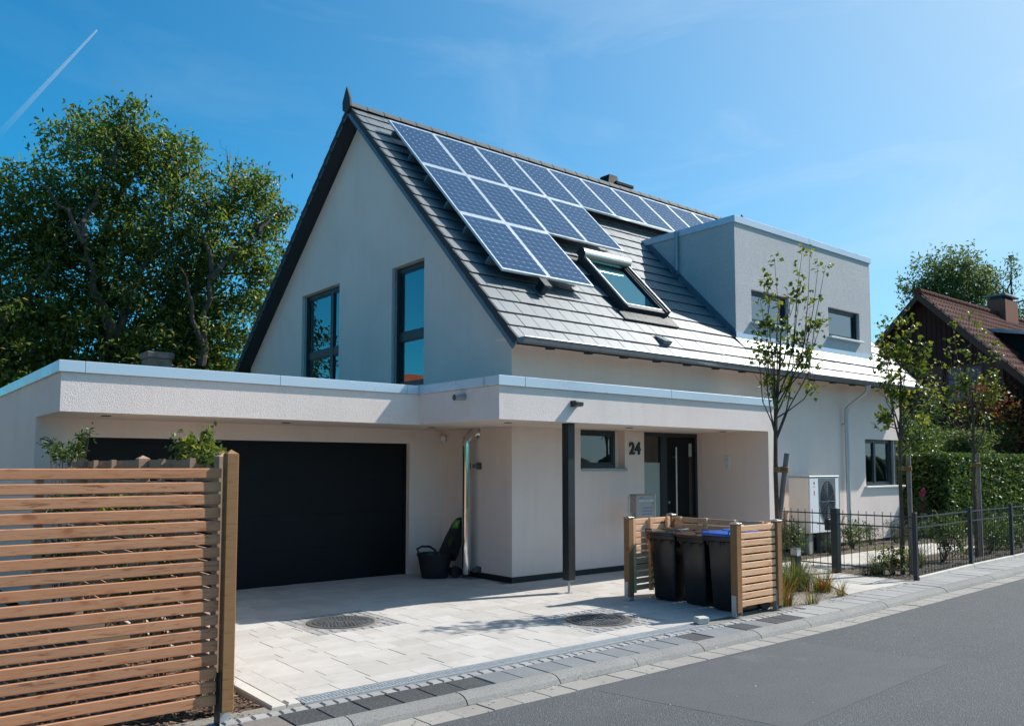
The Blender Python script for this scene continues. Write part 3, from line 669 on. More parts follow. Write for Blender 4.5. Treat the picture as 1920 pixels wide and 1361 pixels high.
# roof vents
def on_roof(mb, name, x, s, parent, o=0, **k): return link(name, mb.mesh(name), parent, RP(x, s, o), (TH, 0, 0), **k)
m = MB(); m.cbox(-.06, .06, 0, .17, 0, .16, .01, 'anthracite'); m.cbox(-.085, .085, -.03, .2, .161, .2, .01, 'anthracite'); m.box(-.10, .02, -.05, .22, .0, .012, 'roof_tile'); on_roof(m, 'roof_vent', .92, 5.93, roof)
m = MB(); m.add([(-.10, 0, 0), (.10, 0, 0), (.10, .26, 0), (-.10, .26, 0), (-.10, 0, .085), (.10, 0, .085)], [(0, 1, 5, 4), (0, 4, 3), (1, 2, 5), (4, 5, 2, 3)], 'roof_tile'); on_roof(m, 'roof_vent', 3.13, 6.86, roof)
# gutter, rafter ends, downpipe
g = MB(); gy, gzz, gr = -.610, 3.480, .084
ring = [(gy + gr * math.cos(a), gzz + gr * math.sin(a)) for a in [math.pi + k * math.pi / 12 for k in range(13)]]
inner = [(gy + (gr - .006) * math.cos(a), gzz + (gr - .006) * math.sin(a)) for a in [2 * math.pi - k * math.pi / 12 for k in range(13)]]
sec = ring + inner; n = len(sec)
g.loft([[(x, a, b) for a, b in sec] for x in (VX0 + .0, VX1 - .0)], 'gutter_zinc', True, False)
g.prism(ring, VX0, VX0 + .005, 'gutter_zinc', lambda a, b, h: (h, a, b)); g.prism(ring, VX1 - .005, VX1, 'gutter_zinc', lambda a, b, h: (h, a, b))
g.tube([(VX0, gy - gr - .002, gzz + .002), (VX1, gy - gr - .002, gzz + .002)], .008, 'zinc', 8); g = g.build('gutter', house)
jm = MB(); r2 = [(gy + (gr + .004) * math.cos(a), gzz + (gr + .004) * math.sin(a)) for a in [math.pi + k * math.pi / 12 for k in range(13)]]
jm.loft([[(x, a, b) for a, b in r2] for x in (-.012, .012)], 'gutter_zinc', True, False, False); jme = jm.mesh('gutter_joint')
x = VX0 + .28
while x < VX1: link('gutter_joint', jme, g, (x, 0, 0)); x += .62
MB().box(VX0 + .04, VX1 - .04, -.53, -.505, 3.39, 3.47, 'navy_soffit').build('fascia', house)
MB().box(VX0 + .04, VX1 - .04, -.503, -.002, 3.505, 3.52, 'render_plain').build('soffit', house)
rm = MB(); rm.prism([(-.50, 3.375), (-.40, 3.385), (-.40, 3.50), (-.50, 3.46)], -.05, .05, 'navy_soffit', lambda a, b, h: (h, a, b)); rme2 = rm.mesh('rafter_end')
x = .35
while x < 11.9: link('rafter_end', rme2, house, (x, 0, 0)); x += .78
d = MB(); d.tube([(9.3, -.60, 3.42), (9.3, -.60, 3.32), (9.3, -.56, 3.24), (9.3, -.18, 2.99), (9.3, -.11, 2.92), (9.3, -.10, 2.82), (9.3, -.10, .05)], [.062, .05, .045, .045, .045, .045, .045], 'galv', 14); d = d.build('downpipe', house)
for z in (2.6, .62): MB().tube([(9.3, -.10, z - .015), (9.3, -.10, z + .015)], .052, 'galv', 14).box(9.28, 9.32, -.06, -.002, z - .012, z + .012, 'galv').build('bracket', d)
m = MB(); m.tube([(9.62, -.08, 0), (9.62, -.08, .7), (9.60, -.05, .78), (9.45, -.02, .80)], .006, 'zinc', 6); 
# windows
window(house, TG, 5.465, 7.175, 2.41, 5.335, .11, .085, mull=(5.98,), trans=(4.03,), pane='pane_blue', rail=7.12, pane_over=['pane_blue'] * 4)
window(house, TG, 2.375, 3.435, 3.075, 5.245, .11, .085, trans=(3.99,), pane='pane_blue', rail=3.40)
window(house, TF, 1.395, 2.275, 1.66, 2.262, .10, .06, pane='pane_dark', sill=(1.40, 2.43, .035, 'zinc'))
m = MB(); m.box(2.277, 2.398, .13, .155, 1.66, 2.262, 'render_plain'); m.build('reveal_panel', house)
# corner window: street leaf, corner post, side leaf
cw = window(house, TF, 10.28, 11.60, 1.245, 2.295, .10, .06, mull=(10.86,), pane='pane_dark', sill=(10.20, 12.02, .06, 'sill_white'), rail=11.66)
MB().box(11.605, 11.86, .08, .34, 1.245, 2.295, 'frame_dark').build('corner_post', house)
window(house, TR, .345, 1.48, 1.245, 2.295, .09, .06, pane='pane_dark')
def curtain(T, a0, a1, b0, b1, d, amp=.018, per=.085):
    n = int((a1 - a0) / .012); c_ = MB(); c_.loft([[T(a0 + (a1 - a0) * k / n, b, d + amp * math.sin(k * .012 / per * 6.283) * (1 + .3 * math.sin(k * .37))) for k in range(n + 1)] for b in (b0, b1)], 'curtain', True, False, False); c_.build('curtain', house)
curtain(TG, 2.40, 3.42, 3.05, 5.25, .34); curtain(TG, 5.5, 6.0, 2.4, 5.3, .36); curtain(TG, 6.7, 7.15, 2.4, 5.3, .36)
curtain(TF, 10.30, 11.58, 1.27, 1.74, .22, .006, .06); curtain(TF, 10.30, 10.55, 1.75, 2.25, .24)
for nm, b in (('inner_wall', (.02, HX - .02, 5.2, 5.24, .0, 5.6)), ('inner_floor', (.25, HX - .25, .25, 9.7, 2.62, 2.80))): MB().box(*b, 'render_plain').build(nm, house)
# front door with side light
dr_ = MB()
for a, b, c_, e_ in ((2.875, 2.93, 0, 2.264), (3.40, 3.56, 0, 2.264), (4.34, 4.395, 0, 2.264)): dr_.box(a, b, .09, .17, c_, e_, 'frame_dark')
dr_.box(2.93, 3.40, .09, .17, 2.20, 2.264, 'frame_dark'); dr_.box(3.56, 4.34, .092, .168, 2.20, 2.264, 'frame_dark'); dr_.box(2.93, 3.40, .09, .17, 0, .08, 'frame_dark')
dr_ = dr_.build('door_frame', house)
MB().box(2.93, 3.40, .12, .14, 1.755, 2.20, 'pane_dark').build('pane', dr_); MB().box(2.93, 3.40, .118, .14, .08, 1.75, 'pane_frost').build('pane', dr_, label='frosted pale green lower pane of the side light')
d = MB(); d.cbox(3.563, 4.337, .105, .16, .02, 2.197, .004, 'anthracite_door'); d = d.build('door', house)
h = MB(); h.tube([(3.74, .035, .55), (3.74, .035, 2.02)], .017, 'steel_brushed', 12)
for z in (.7, 1.85): h.tube([(3.74, .035, z), (3.74, .106, z)], .009, 'steel_brushed', 8)
h.build('handle', d); MB().box(4.16, 4.25, .1005, .103, .55, 2.10, 'pane_dark').build('pane', d); MB().box(4.163, 4.247, .0985, .1002, 1.86, 2.09, 'pane_frost').build('pane', d)
MB().tube([(3.62, .104, 1.06), (3.62, .098, 1.06)], .022, 'steel_brushed', 14).build('lock', d)
MB().box(2.875, 4.395, .05, .175, 0.0, .02, 'zinc').build('threshold', house)
# house number 24 as raised figures
def text_mesh(body, size, depth, mat, name, bold=0):
    cu = bpy.data.curves.new(name, 'FONT'); cu.body = body; cu.size = size; cu.extrude = depth; cu.offset = bold; cu.resolution_u = 3; cu.space_character = .92
    o = bpy.data.objects.new(name, cu); COL.objects.link(o); dg = bpy.context.evaluated_depsgraph_get(); me = bpy.data.meshes.new_from_object(o.evaluated_get(dg)); bpy.data.objects.remove(o); me.materials.clear(); me.materials.append(MATS[mat]); me.name = name; return me
for ch, x in (('2', 2.497), ('4', 2.637)): link('house_number', text_mesh(ch, .275, .011, 'text_dark', 'house_number', .008), house, (x, -.014, 1.89), (R(90), 0, 0), (.92, 1, 1))
# doorbell plate on the side of the porch
bl = MB().cbox(4.372, 4.3985, -.61, -.515, 1.64, 1.86, .004, 'sill_white').build('intercom', house)
for z in (1.80, 1.69): MB().box(4.368, 4.3718, -.575, -.55, z - .014, z + .014, 'galv').build('button', bl)
# stainless flue with elbow, on the drive side
fy = .86; f = MB(); f.tube([(-.19, fy, .06), (-.19, fy, 2.04)], .068, 'steel_polished', 24); f.tube([(-.19, fy, 2.03), (-.18, fy, 2.09), (-.09, fy, 2.18), (-.002, fy, 2.22)], .072, 'steel_polished', 20); f = f.build('flue_pipe', house)
for z in (1.98, 1.88, 1.10, .98, .14): MB().tube([(-.19, fy, z - .008), (-.19, fy, z + .008)], .075, 'steel_polished', 24).build('clamp_ring', f)
MB().tube([(-.016, fy, 2.20), (-.002, fy, 2.20)], .11, 'steel_polished', 24).build('wall_collar', f)
for z in (1.69, .12): MB().box(-.125, -.002, fy - .10, fy - .06, z - .03, z + .03, 'iron_cast').box(-.014, -.002, fy - .13, fy - .01, z - .05, z + .05, 'iron_cast').build('wall_bracket', f)
s = MB(); s.lathe([(.0, 2.07), (.018, 2.075), (.022, 2.10), (.045, 2.11), (.05, 2.15), (.045, 2.17)], 'white_metal', (-.055, 1.68), 16); s.box(-.055, -.002, 1.66, 1.70, 2.13, 2.16, 'white_metal'); s.build('motion_sensor', house)

# dormer
Dy, Dx0, Dx1, Dt = .139, 5.703, 10.957, 6.44
TD = lambda a, b, d: (a, Dy + d, b)
rz = lambda y: RZ - TN * (RY - y)
yb = RY - (RZ - Dt) / TN
m = MB(); wall(m, [(Dx0, rz(Dy) - .03), (Dx1, rz(Dy) - .03), (Dx1, Dt), (Dx0, Dt)], [(6.22, 7.53, 4.53, 5.18), (9.08, 10.43, 4.53, 5.185)], TD, .14, 'render_grey')
for x in (Dx0, Dx1): m.add([(x, Dy, rz(Dy) - .03), (x, yb, Dt - .03), (x, yb, Dt), (x, Dy, Dt)], [(0, 1, 2, 3)], 'render_grey')
m.add([(Dx0, Dy, Dt + .02), (Dx1, Dy, Dt + .02), (Dx1, yb, Dt + .02), (Dx0, yb, Dt + .02)], [(0, 1, 2, 3)], 'zinc')
dorm = m.build('dormer', house)
cz0, cz1 = Dt - .008, Dt + .127
for a in ((Dx0 - .03, (Dx0 + Dx1) / 2 - .002, Dy - .03, Dy + .25), ((Dx0 + Dx1) / 2 + .002, Dx1 + .03, Dy - .03, Dy + .25), (Dx0 - .03, Dx0 + .22, Dy + .252, yb + .12), (Dx1 - .22, Dx1 + .03, Dy + .252, yb + .12)):
    MB().cbox(a[0], a[1], a[2], a[3], cz0, cz1, .004, 'coping_metal').build('coping', dorm)
for x in (Dx0 - .012, Dx1 + .012):
    MB().prism([(Dy - .01, rz(Dy - .01) + .0), (yb, Dt), (yb - .13, Dt), (Dy - .01, rz(Dy) + .14)], x - .008, x + .008, 'fascia_blue', lambda a, b, h: (h, a, b)).build('side_flashing', dorm)
f2 = MB(); f2.box(Dx0 - .02, Dx1 + .02, Dy - .022, Dy - .004, rz(Dy) + .0, rz(Dy) + .10, 'coping_metal')
M_ = Matrix.Translation(RP(Dx0 - .04, (RY - Dy) / CS + .30, .006)) @ Matrix.Rotation(TH, 4, 'X'); f2.box(0, Dx1 - Dx0 + .08, 0, .33, 0, .006, 'zinc', lambda x, y, z: tuple(M_ @ Vector((x, y, z)))); f2.build('base_flashing', dorm)
window(house, TD, 6.225, 7.525, 4.535, 5.175, .08, .055, pane='pane_sky', sill=(6.18, 7.56, .09, 'sill_white'), rail=7.50)
window(house, TD, 9.085, 10.425, 4.535, 5.18, .08, .055, pane='pane_sky', sill=(9.04, 10.46, .09, 'sill_white'), rail=10.40)
m = MB(); m.tube([(Dx0 - .07, 1.52, Dt + .10), (Dx0 - .07, 1.52, 6.38), (Dx0 - .07, 1.52, 5.72), (Dx0 - .09, 1.47, 5.62)], .042, 'zinc', 14); m = m.build('downpipe', dorm)
for z in (6.05,): MB().tube([(Dx0 - .07, 1.52, z - .012), (Dx0 - .07, 1.52, z + .012)], .048, 'zinc', 14).build('bracket', m) if False else None
# roof window with roller cover
M_ = Matrix.Translation(RP(2.70, 5.98, 0)) @ Matrix.Rotation(TH, 4, 'X'); TS = lambda x, y, z: tuple(M_ @ Vector((x, y, z)))
sk = MB(); wS, hS = 1.18, 1.55
sk.box(0, .09, 0, hS, -.03, .13, 'frame_dark', TS); sk.box(wS - .09, wS, 0, hS, -.03, .13, 'frame_dark', TS); sk.box(.09, wS - .09, hS - .1, hS, -.03, .13, 'frame_dark', TS); sk.box(.09, wS - .09, 0, .08, -.03, .10, 'frame_dark', TS)
sk = sk.build('roof_window', house)
MB().box(.12, wS - .12, .11, hS - .14, .06, .075, 'pane_tinted_sky', TS).build('pane', sk)  # teal sky reflection tinted into the glass
q = MB(); q.box(.092, .125, .082, hS - .11, .05, .11, 'frame_dark', TS); q.box(wS - .125, wS - .092, .082, hS - .11, .05, .11, 'frame_dark', TS); q.box(.126, wS - .126, .082, .112, .05, .105, 'zinc', TS); q.build('sash', sk)
q = MB(); 
for x in (.005, wS - .035): q.box(x, x + .03, .0, hS - .08, .131, .16, 'steel_brushed', TS)
q.build('guide_rail', sk)
q = MB(); pr_ = [(hS - .14 + .115 + .12 * math.cos(a), .135 + .125 * math.sin(a)) for a in [-.5 + k * (math.pi + 1.0) / 14 for k in range(15)]]
q.loft([[TS(x, a, b) for a, b in pr_] for x in (-.02, wS + .02)], 'steel_brushed', True, False); q.add([TS(-.02, a, b) for a, b in pr_], [list(range(15))], 'frame_dark'); q.add([TS(wS + .02, a, b) for a, b in pr_], [list(range(15))], 'frame_dark'); q.build('roller_cover', sk)
q = MB()
for k in range(16): q.box(-.12 + k * .0888, -.12 + k * .0888 + .083, -.27, .0, .006, .022, 'frame_dark', TS)
q.build('apron_flashing', sk)
# chimney cowl behind the ridge
m = MB(); cx = 7.1
m.loft([[(x, y, z) for x, y in ((6.95 + i * .06, RY + .18 + i * .03), (7.36 - i * .04, RY + .18 + i * .03), (7.36 - i * .04, RY + .58 - i * .03), (6.95 + i * .06, RY + .58 - i * .03))] for i, z in ((0, 8.2), (0, 8.74), (1.4, 8.99))], 'cowl_black', False); m.cbox(7.2, 7.84, RY + .14, RY + .62, 8.76, 8.84, .01, 'cowl_black'); m.build('chimney_cowl', house)
# solar panels
PW, PH, PIT, VIT = .973, 1.618, .9908, 1.6356
fr = MB()
for a in ((0, PW, 0, .028), (0, PW, PH - .028, PH), (0, .028, .028, PH - .028), (PW - .028, PW, .028, PH - .028)): fr.box(a[0], a[1], a[2], a[3], -.04, 0, 'alu_frame')
fr_me = fr.mesh('frame')
bk_me = MB().box(.028, PW - .028, .028, PH - .028, -.012, -.004, 'solar_back').mesh('back_sheet')
ce = MB(); cw_, c_ = .147, .012
for i in range(6):
    for j in range(10):
        x, y = .0335 + i * .1515, .045 + j * .1528
        P = [(x + c_, y), (x + cw_ - c_, y), (x + cw_, y + c_), (x + cw_, y + cw_ - c_), (x + cw_ - c_, y + cw_), (x + c_, y + cw_), (x, y + cw_ - c_), (x, y + c_)]
        ce.add([(a, b, -.0025) for a, b in P], [list(range(8))], 'solar_cell')
ce_me = ce.mesh('solar_cells', False)
rl_me = MB().box(0, .04, 0, .05, -.06, -.042, 'alu_frame').mesh('mounting_rail')
S0 = (RY - 4.06) / CS * 1.0
S0 = ((RY - 3.793) - SN * .22) / CS; PX = .094
def panel(i, row):
    s = S0 + row * VIT + PH; p0 = RP(PX + i * PIT + .009, s, .22)
    o = bpy.data.objects.new('solar_panel', fr_me); COL.objects.link(o); o.parent = house; o.location = p0; o.rotation_euler = (TH, 0, 0)
    for nm, me in (('back_sheet', bk_me), ('solar_cells', ce_me)):
        q = bpy.data.objects.new(nm, me); COL.objects.link(q); q.parent = o
for row, n in ((0, 10), (1, 4), (2, 2)):
    for i in range(n): panel(i, row)
    for ds in (.38, 1.25):
        s = S0 + row * VIT + ds; L_ = n * PIT
        a = MB().box(-.03, L_ + .02, -.02, .02, -.17, -.045, 'grille_grey'); link('mounting_rail', a.mesh('mounting_rail'), house, RP(PX, s, .22), (TH, 0, 0))

# ------------------------------------------------------------------ garage with canopy
GX, GF, GW, XC, YC, XR, ZB, ZF, ZT = -5.823, .416, 1.792, -1.33, -1.383, 4.586, 2.268, 2.686, 2.812
gar = thing('garage', 'flat roofed rendered garage with dark door and canopy over the entrance', 'garage', (-3, 1.8, 0))
m = MB(); wall(m, [(GX, 0), (-.002, 0), (-.002, ZB), (GX, ZB)], [(-5.366, -.627, 0, 2.045)], lambda a, b, d: (a, GW + d, b), .15, 'render_cream', skip={(0, 'b')})
m.add([(GX, GW, 0), (GX, 8.2, 0), (GX, 8.2, ZB), (GX, GW, ZB)], [(0, 1, 2, 3)], 'render_cream'); m.add([(GX, 8.2, 0), (-.003, 8.2, 0), (-.003, 8.2, ZB), (GX, 8.2, ZB)], [(0, 1, 2, 3)], 'render_cream'); m.build('wall', gar)
m = MB(); m.box(4.40, XR, YC, -.003, 0, ZB, 'render_cream'); m.build('porch_wall', gar)
L6 = [(GX, GF), (XC, GF), (XC, YC), (XR, YC), (XR, -.004), (-.004, -.004), (-.004, 8.2), (GX, 8.2)]
m = MB(); n = len(L6)
vs = [(a, b, ZB) for a, b in L6] + [(a, b, ZF) for a, b in L6]
m.add(vs, [(i, (i + 1) % n, n + (i + 1) % n, n + i) for i in range(n)], 'render_coarse')
for q in ([(GX, GF), (XC, GF), (XC, 8.2), (GX, 8.2)], [(XC, YC), (-.004, YC), (-.004, 8.2), (XC, 8.2)], [(-.004, YC), (XR, YC), (XR, -.004), (-.004, -.004)]):
    m.add([(a, b, ZB) for a, b in q], [(0, 1, 2, 3)], 'render_plain'); m.add([(a, b, ZF) for a, b in q], [(0, 1, 2, 3)], 'roof_bounce_gravel')  # unseen deck made pale to throw warm light up the gable
groof = m.build('roof', gar)
o_ = .032; k_ = .28; g_ = .0015
def cop(x0, x1, y0, y1): MB().cbox(x0 + g_, x1 - g_, y0 + g_, y1 - g_, ZF + .002, ZT, .004, 'coping_metal').build('coping', groof)
cop(GX - o_, -5.60, GF - o_, GF + k_); cop(-5.60, -3.4, GF - o_, GF + k_); cop(-3.4, -1.55, GF - o_, GF + k_); cop(-1.55, XC - o_, GF - o_, GF + k_)
cop(XC - o_, XC + k_, -.1, GF + k_); cop(XC - o_, XC + k_, -1.12, -.1); cop(XC - o_, XC + k_, YC + k_, -1.12)
cop(XC - o_, -.93, YC - o_, YC + k_); cop(-.93, 1.9, YC - o_, YC + k_); cop(1.9, XR + o_, YC - o_, YC + k_); cop(XR - k_, XR + o_, YC + k_, -.006)
cop(GX - o_, GX + k_, GF + k_, 3.0); cop(GX - o_, GX + k_, 3.0, 5.6); cop(GX - o_, GX + k_, 5.6, 8.25)
# garage door
gd = MB(); gd.box(-5.366, -5.32, GW + .09, GW + .14, 0, 2.045, 'anthracite_door'); gd.box(-.673, -.627, GW + .09, GW + .14, 0, 2.045, 'anthracite_door'); gd.box(-5.32, -.673, GW + .09, GW + .14, 1.99, 2.045, 'anthracite_door'); gd = gd.build('garage_door', gar)
for k in range(4): MB().cbox(-5.318, -.675, GW + .105, GW + .145, .006 + k * .496, .006 + k * .496 + .4958, .0012, 'anthracite_door').build('door_panel', gd)
# canopy post on a shoe
p = MB(); p.cbox(.027 - .062, .027 + .062, -1.176 - .062, -1.176 + .062, .17, ZB - .002, .003, 'anthracite'); p = p.build('canopy_post', gar)
MB().tube([(.027, -1.176, 0), (.027, -1.176, .165)], .016, 'galv', 12).box(-.023, .077, -1.226, -1.126, .157, .169, 'galv').box(-.013, .067, -1.216, -1.136, .0, .006, 'galv').build('post_shoe', p)
# spout, scupper, downlights
m = MB(); m.tube([(XC + .0, -.66, 2.585), (XC - .17, -.66, 2.572)], .042, 'zinc', 16, False); m.tube([(XC - .166, -.66, 2.572), (XC - .02, -.66, 2.584)], .037, 'frame_dark', 16); m.build('water_spout', gar)
m = MB(); m.add([(x, YC - a, z) for x in (-.125, -.005) for a, z in ((0, 2.475), (0, 2.555), (.09, 2.552), (.125, 2.53), (.125, 2.485), (.08, 2.475))], [(0, 1, 2, 3, 4, 5), (6, 7, 8, 9, 10, 11)] + [(i, (i + 1) % 6, 6 + (i + 1) % 6, 6 + i) for i in range(6)], 'anthracite'); m.build('scupper', gar)
for x, y in ((-5.25, .95), (-3.0, 1.1), (-.75, .98), (-.72, -.80), (1.6, -.84), (3.85, -.88)):
    MB().tube([(x, y, ZB - .008), (x, y, ZB - .001)], .055, 'grille_dark', 20).build('downlight', gar)
# concrete stub chimney on the garage roof
m = MB(); m.cbox(-3.99, -3.63, 3.98, 4.34, ZF, 3.36, .012, 'concrete_old'); m.cbox(-4.02, -3.60, 3.95, 4.37, 3.36, 3.46, .02, 'concrete_old'); m.build('chimney_stub', gar, label='short weathered concrete chimney stub')

# ------------------------------------------------------------------ larch slat fence in the foreground
def slat_me(name, L_, h, t, m, c=.006): return MB().cbox(0, L_, -t / 2, t / 2, 0, h, c, m).mesh(name)
def post_mb(w_, h, m, cap='pyramid', mb=None):
    p = mb or MB(); a = w_ / 2; p.cbox(-a, a, -a, a, 0, h, .004, m)
    if cap == 'pyramid': p.add([(-a, -a, h), (a, -a, h), (a, a, h), (-a, a, h), (0, 0, h + .03)], [(0, 1, 4), (1, 2, 4), (2, 3, 4), (3, 0, 4)], m)
    return p
fence = thing('slat_fence', 'larch fence of horizontal slats in the foreground, its end post by the driveway', 'fence', (-5.572, -3.83, 0))
pm = post_mb(.080, 1.685, 'post_timber').mesh('post')
for x in (-5.566, -7.75): 
    p = link('post', pm, fence, (x, -3.845, .085))
    b = MB(); b.box(x - .046, x + .046, -3.905 if False else -3.80, -3.79, .0, .32, 'galv').box(x - .056, x - .052, -3.895, -3.795, -.02, .34, 'anthracite').build('post_shoe', p)
tops = [1.675 - .0868 * k for k in range(19)]
for k, z in enumerate(tops):
    if z < .16: break
    L_ = 2.05; o = link('slat', MB().cbox(0, L_, -.015, .015, 0, .066 + rnd.uniform(-.002, .002), .005, 'larch').mesh('slat'), fence, (-5.627 - L_, -3.832 + rnd.uniform(-.003, .003), z - .066), (rnd.uniform(-.02, .02), rnd.uniform(-.0012, .0012), 0))
for k, z in enumerate(tops):
    if z < .16: break
    if k < 6 or True: link('slat', bpy.data.objects['slat'].data, fence, (-9.85, -3.832, z - .066))
for x in (-6.68,): MB().box(x - .02, x + .02, -3.815, -3.775, .1, 1.66, 'fence_aged').build('batten', fence)
# older slat screen running back along the drive
scr = thing('slat_screen', 'weathered slat fence running back to the garage behind the front fence', 'fence', (-5.5, 0, 0))
pm2 = post_mb(.1, 1.735, 'fence_aged').mesh('post')
for y in (-3.52, -1.52, .85, 3.72): link('post', pm2, scr, (-5.5, y, .02))
bat = MB().box(-.022, .022, -.03, .03, 0, 1.66, 'fence_aged').mesh('batten')
for y in (-2.92, -2.17, -.6, .13, 1.83, 2.73): link('batten', bat, scr, (-5.525, y, .09))
for a, b in ((-3.47, -1.57), (-1.47, .80), (.90, 3.67)):
    for k in range(17):
        z = 1.672 - k * .0945
        link('slat', slat_me('slat', b - a, .072, .02, 'fence_aged', .003), scr, (-5.49 + .012 + .024, a, z), (rnd.uniform(-.02, .02), 0, R(90)))

# ------------------------------------------------------------------ bin enclosure and bins
enc = thing('bin_enclosure', 'pale larch slat enclosure with metal capped posts around the wheelie bins', 'enclosure', (.6, -2.9, 0))
EP = {'a': (.18, -2.12), 'b': (1.08, -2.06), 'c': (.285, -3.655), 'd': (1.085, -3.655)}
epm = MB().cbox(-.045, .045, -.045, .045, 0, .98, .004, 'post_timber').mesh('post')
cap = MB(); cap.cbox(-.05, .05, -.05, .05, 0, .016, .003, 'steel_brushed'); cap.add([(-.05, -.05, .016), (.05, -.05, .016), (.05, .05, .016), (-.05, .05, .016), (0, 0, .032)], [(0, 1, 4), (1, 2, 4), (2, 3, 4), (3, 0, 4)], 'steel_brushed'); capm = cap.mesh('post_cap')
for k, (x, y) in EP.items():
    p = link('post', epm, enc, (x, y, .05)); link('post_cap', capm, p, (x, y, 1.031))
    MB().box(x - .056, x - .048, y - .03, y + .03, 0, .24, 'galv').box(x + .048, x + .054, y - .03, y + .03, 0, .2, 'galv').box(x - .05, x + .05, y - .03, y + .03, .0, .008, 'galv').build('post_shoe', p)
NS = 11
def panel_slats(x0, y0, x1, y1, m='larch_pale', z0=.105, pitch=.0842, h=.066):
    L_ = math.hypot(x1 - x0, y1 - y0); a = math.atan2(y1 - y0, x1 - x0); me = slat_me('slat', L_, h, .02, m, .004)
    for k in range(NS): link('slat', me, enc, (x0, y0, z0 + k * pitch), (rnd.uniform(-.02, .02), 0, a))
panel_slats(.337, -3.665, 1.035, -3.665); panel_slats(.232, -2.085, 1.03, -2.03); panel_slats(1.115, -3.60, 1.11, -2.11)
bm_ = MB().cbox(-.02, .02, -.03, .03, 0, .93, .003, 'larch_pale').mesh('batten')
for x, y, r_ in ((.62, -2.10, 1.57), (.98, -2.085, 1.57), (.26, -2.13, 1.57), (1.085, -2.20, 0), (1.085, -2.62, 0), (1.085, -3.05, 0), (1.085, -3.45, 0), (.42, -3.635, 1.57), (.95, -3.635, 1.57)): link('batten', bm_, enc, (x, y, .09), (0, 0, r_))
def rrect(w_, d_, r_, z, cx=0, cy=0, n=4):
    P = []
    for sx, sy, a0 in ((1, 1, 0), (-1, 1, 90), (-1, -1, 180), (1, -1, 270)):
        for k in range(n + 1):
            a = R(a0 + 90 * k / n); P.append((cx + sx * (w_ / 2 - r_) + r_ * math.cos(a), cy + sy * (d_ / 2 - r_) + r_ * math.sin(a), z))
    return P
def bin_(label, loc, W_, D_, H_, lidmat, lid_label, rot=0):
    t = thing('wheelie_bin', label, 'wheelie bin', loc, 'wheelie bins in the larch enclosure')
    b = MB()       # local: front faces -X ; depth along X
    b.loft([rrect(D_ * k, W_ * j, .04, z, cx) for k, j, z, cx in ((.70, .70, .015, .03), (.74, .74, .05, .025), (.82, .83, H_ * .80, .008), (.83, .84, H_ * .86, .005))], 'bin_plastic', True)
    b.loft([rrect(D_ * k, W_ * j, .045, z) for k, j, z in ((.92, .92, H_ * .861), (.985, .985, H_ * .875), (.995, .995, H_ * .93), (.96, .96, H_ * .935))], 'bin_plastic', True)
    for y in (-.16, 0, .16):    # ribs under the collar
        q = y * W_ / .48; b.add([(-D_ * .462, q - .018, H_ * .862), (-D_ * .462, q + .018, H_ * .862), (-D_ * .44, q, H_ * .79), (-D_ * .492, q - .018, H_ * .876), (-D_ * .492, q + .018, H_ * .876)], [(0, 1, 2), (3, 4, 2), (0, 3, 2), (1, 4, 2)], 'bin_plastic')
    b.tube([(D_ * .52, -W_ * .42, H_ * .91), (D_ * .52, W_ * .42, H_ * .91)], .016, 'bin_plastic', 10)
    for y in (-.4, .4): b.box(D_ * .46, D_ * .53, y * W_ - .012, y * W_ + .012, H_ * .88, H_ * .93, 'bin_plastic')
    link('body', b.mesh('body'), t, world=False)
    l = MB(); lo = H_ * .938
    l.loft([rrect(D_ * k, W_ * j, .05, z, cx) for k, j, z, cx in ((1.0, 1.03, lo, -.012), (1.01, 1.035, lo + .014, -.012), (.98, 1.0, lo + .03, -.012), (.80, .80, lo + .045, .0))], lidmat, True)
    l.loft([rrect(D_ * .52, W_ * .62, .04, z, .09) for z in (lo + .044, lo + .052)] + [rrect(D_ * .46, W_ * .56, .04, lo + .066, .10)], lidmat, True)
    lid = link('lid', l.mesh('lid'), t, world=False, label=lid_label)
    for s_ in (-1, 1):
        g = MB(); y = s_ * W_ * .36; g.tube([(-D_ * .50, y - .045, lo + .02), (-D_ * .50, y - .045, lo + .062), (-D_ * .50, y + .045, lo + .062), (-D_ * .50, y + .045, lo + .02)], .0095, lidmat, 8); o = link('lid_handle', g.mesh('lid_handle'), lid, world=False)
    for s_ in (-1, 1):
        w2 = MB(); c = (D_ * .40, s_ * W_ * .40, .10)
        w2.loft([[(c[0] + r_ * math.cos(a), c[1] + s_ * q, c[2] + r_ * math.sin(a)) for a in [2 * math.pi * k / 20 for k in range(20)]] for r_, q in ((.03, -.022), (.09, -.022), (.1, -.012), (.1, .012), (.09, .022), (.03, .022))], 'rubber', True); link('wheel', w2.mesh('wheel'), t, world=False)
    t.rotation_euler.z = rot; return t
bin_('black wheelie bin with a black lid, nearest the house wall', (.68, -2.40, 0), .455, .53, .885, 'lid_black', 'black glossy lid', R(4))
bin_('black wheelie bin with a brown lid between the black and blue lidded bins', (.69, -2.89, 0), .45, .53, .88, 'brown_plastic', 'brown lid', R(-3))
bin_('larger black wheelie bin with a blue lid behind the enclosure post', (.66, -3.38, 0), .53, .62, .935, 'blue_plastic', 'bright blue lid', R(-2))

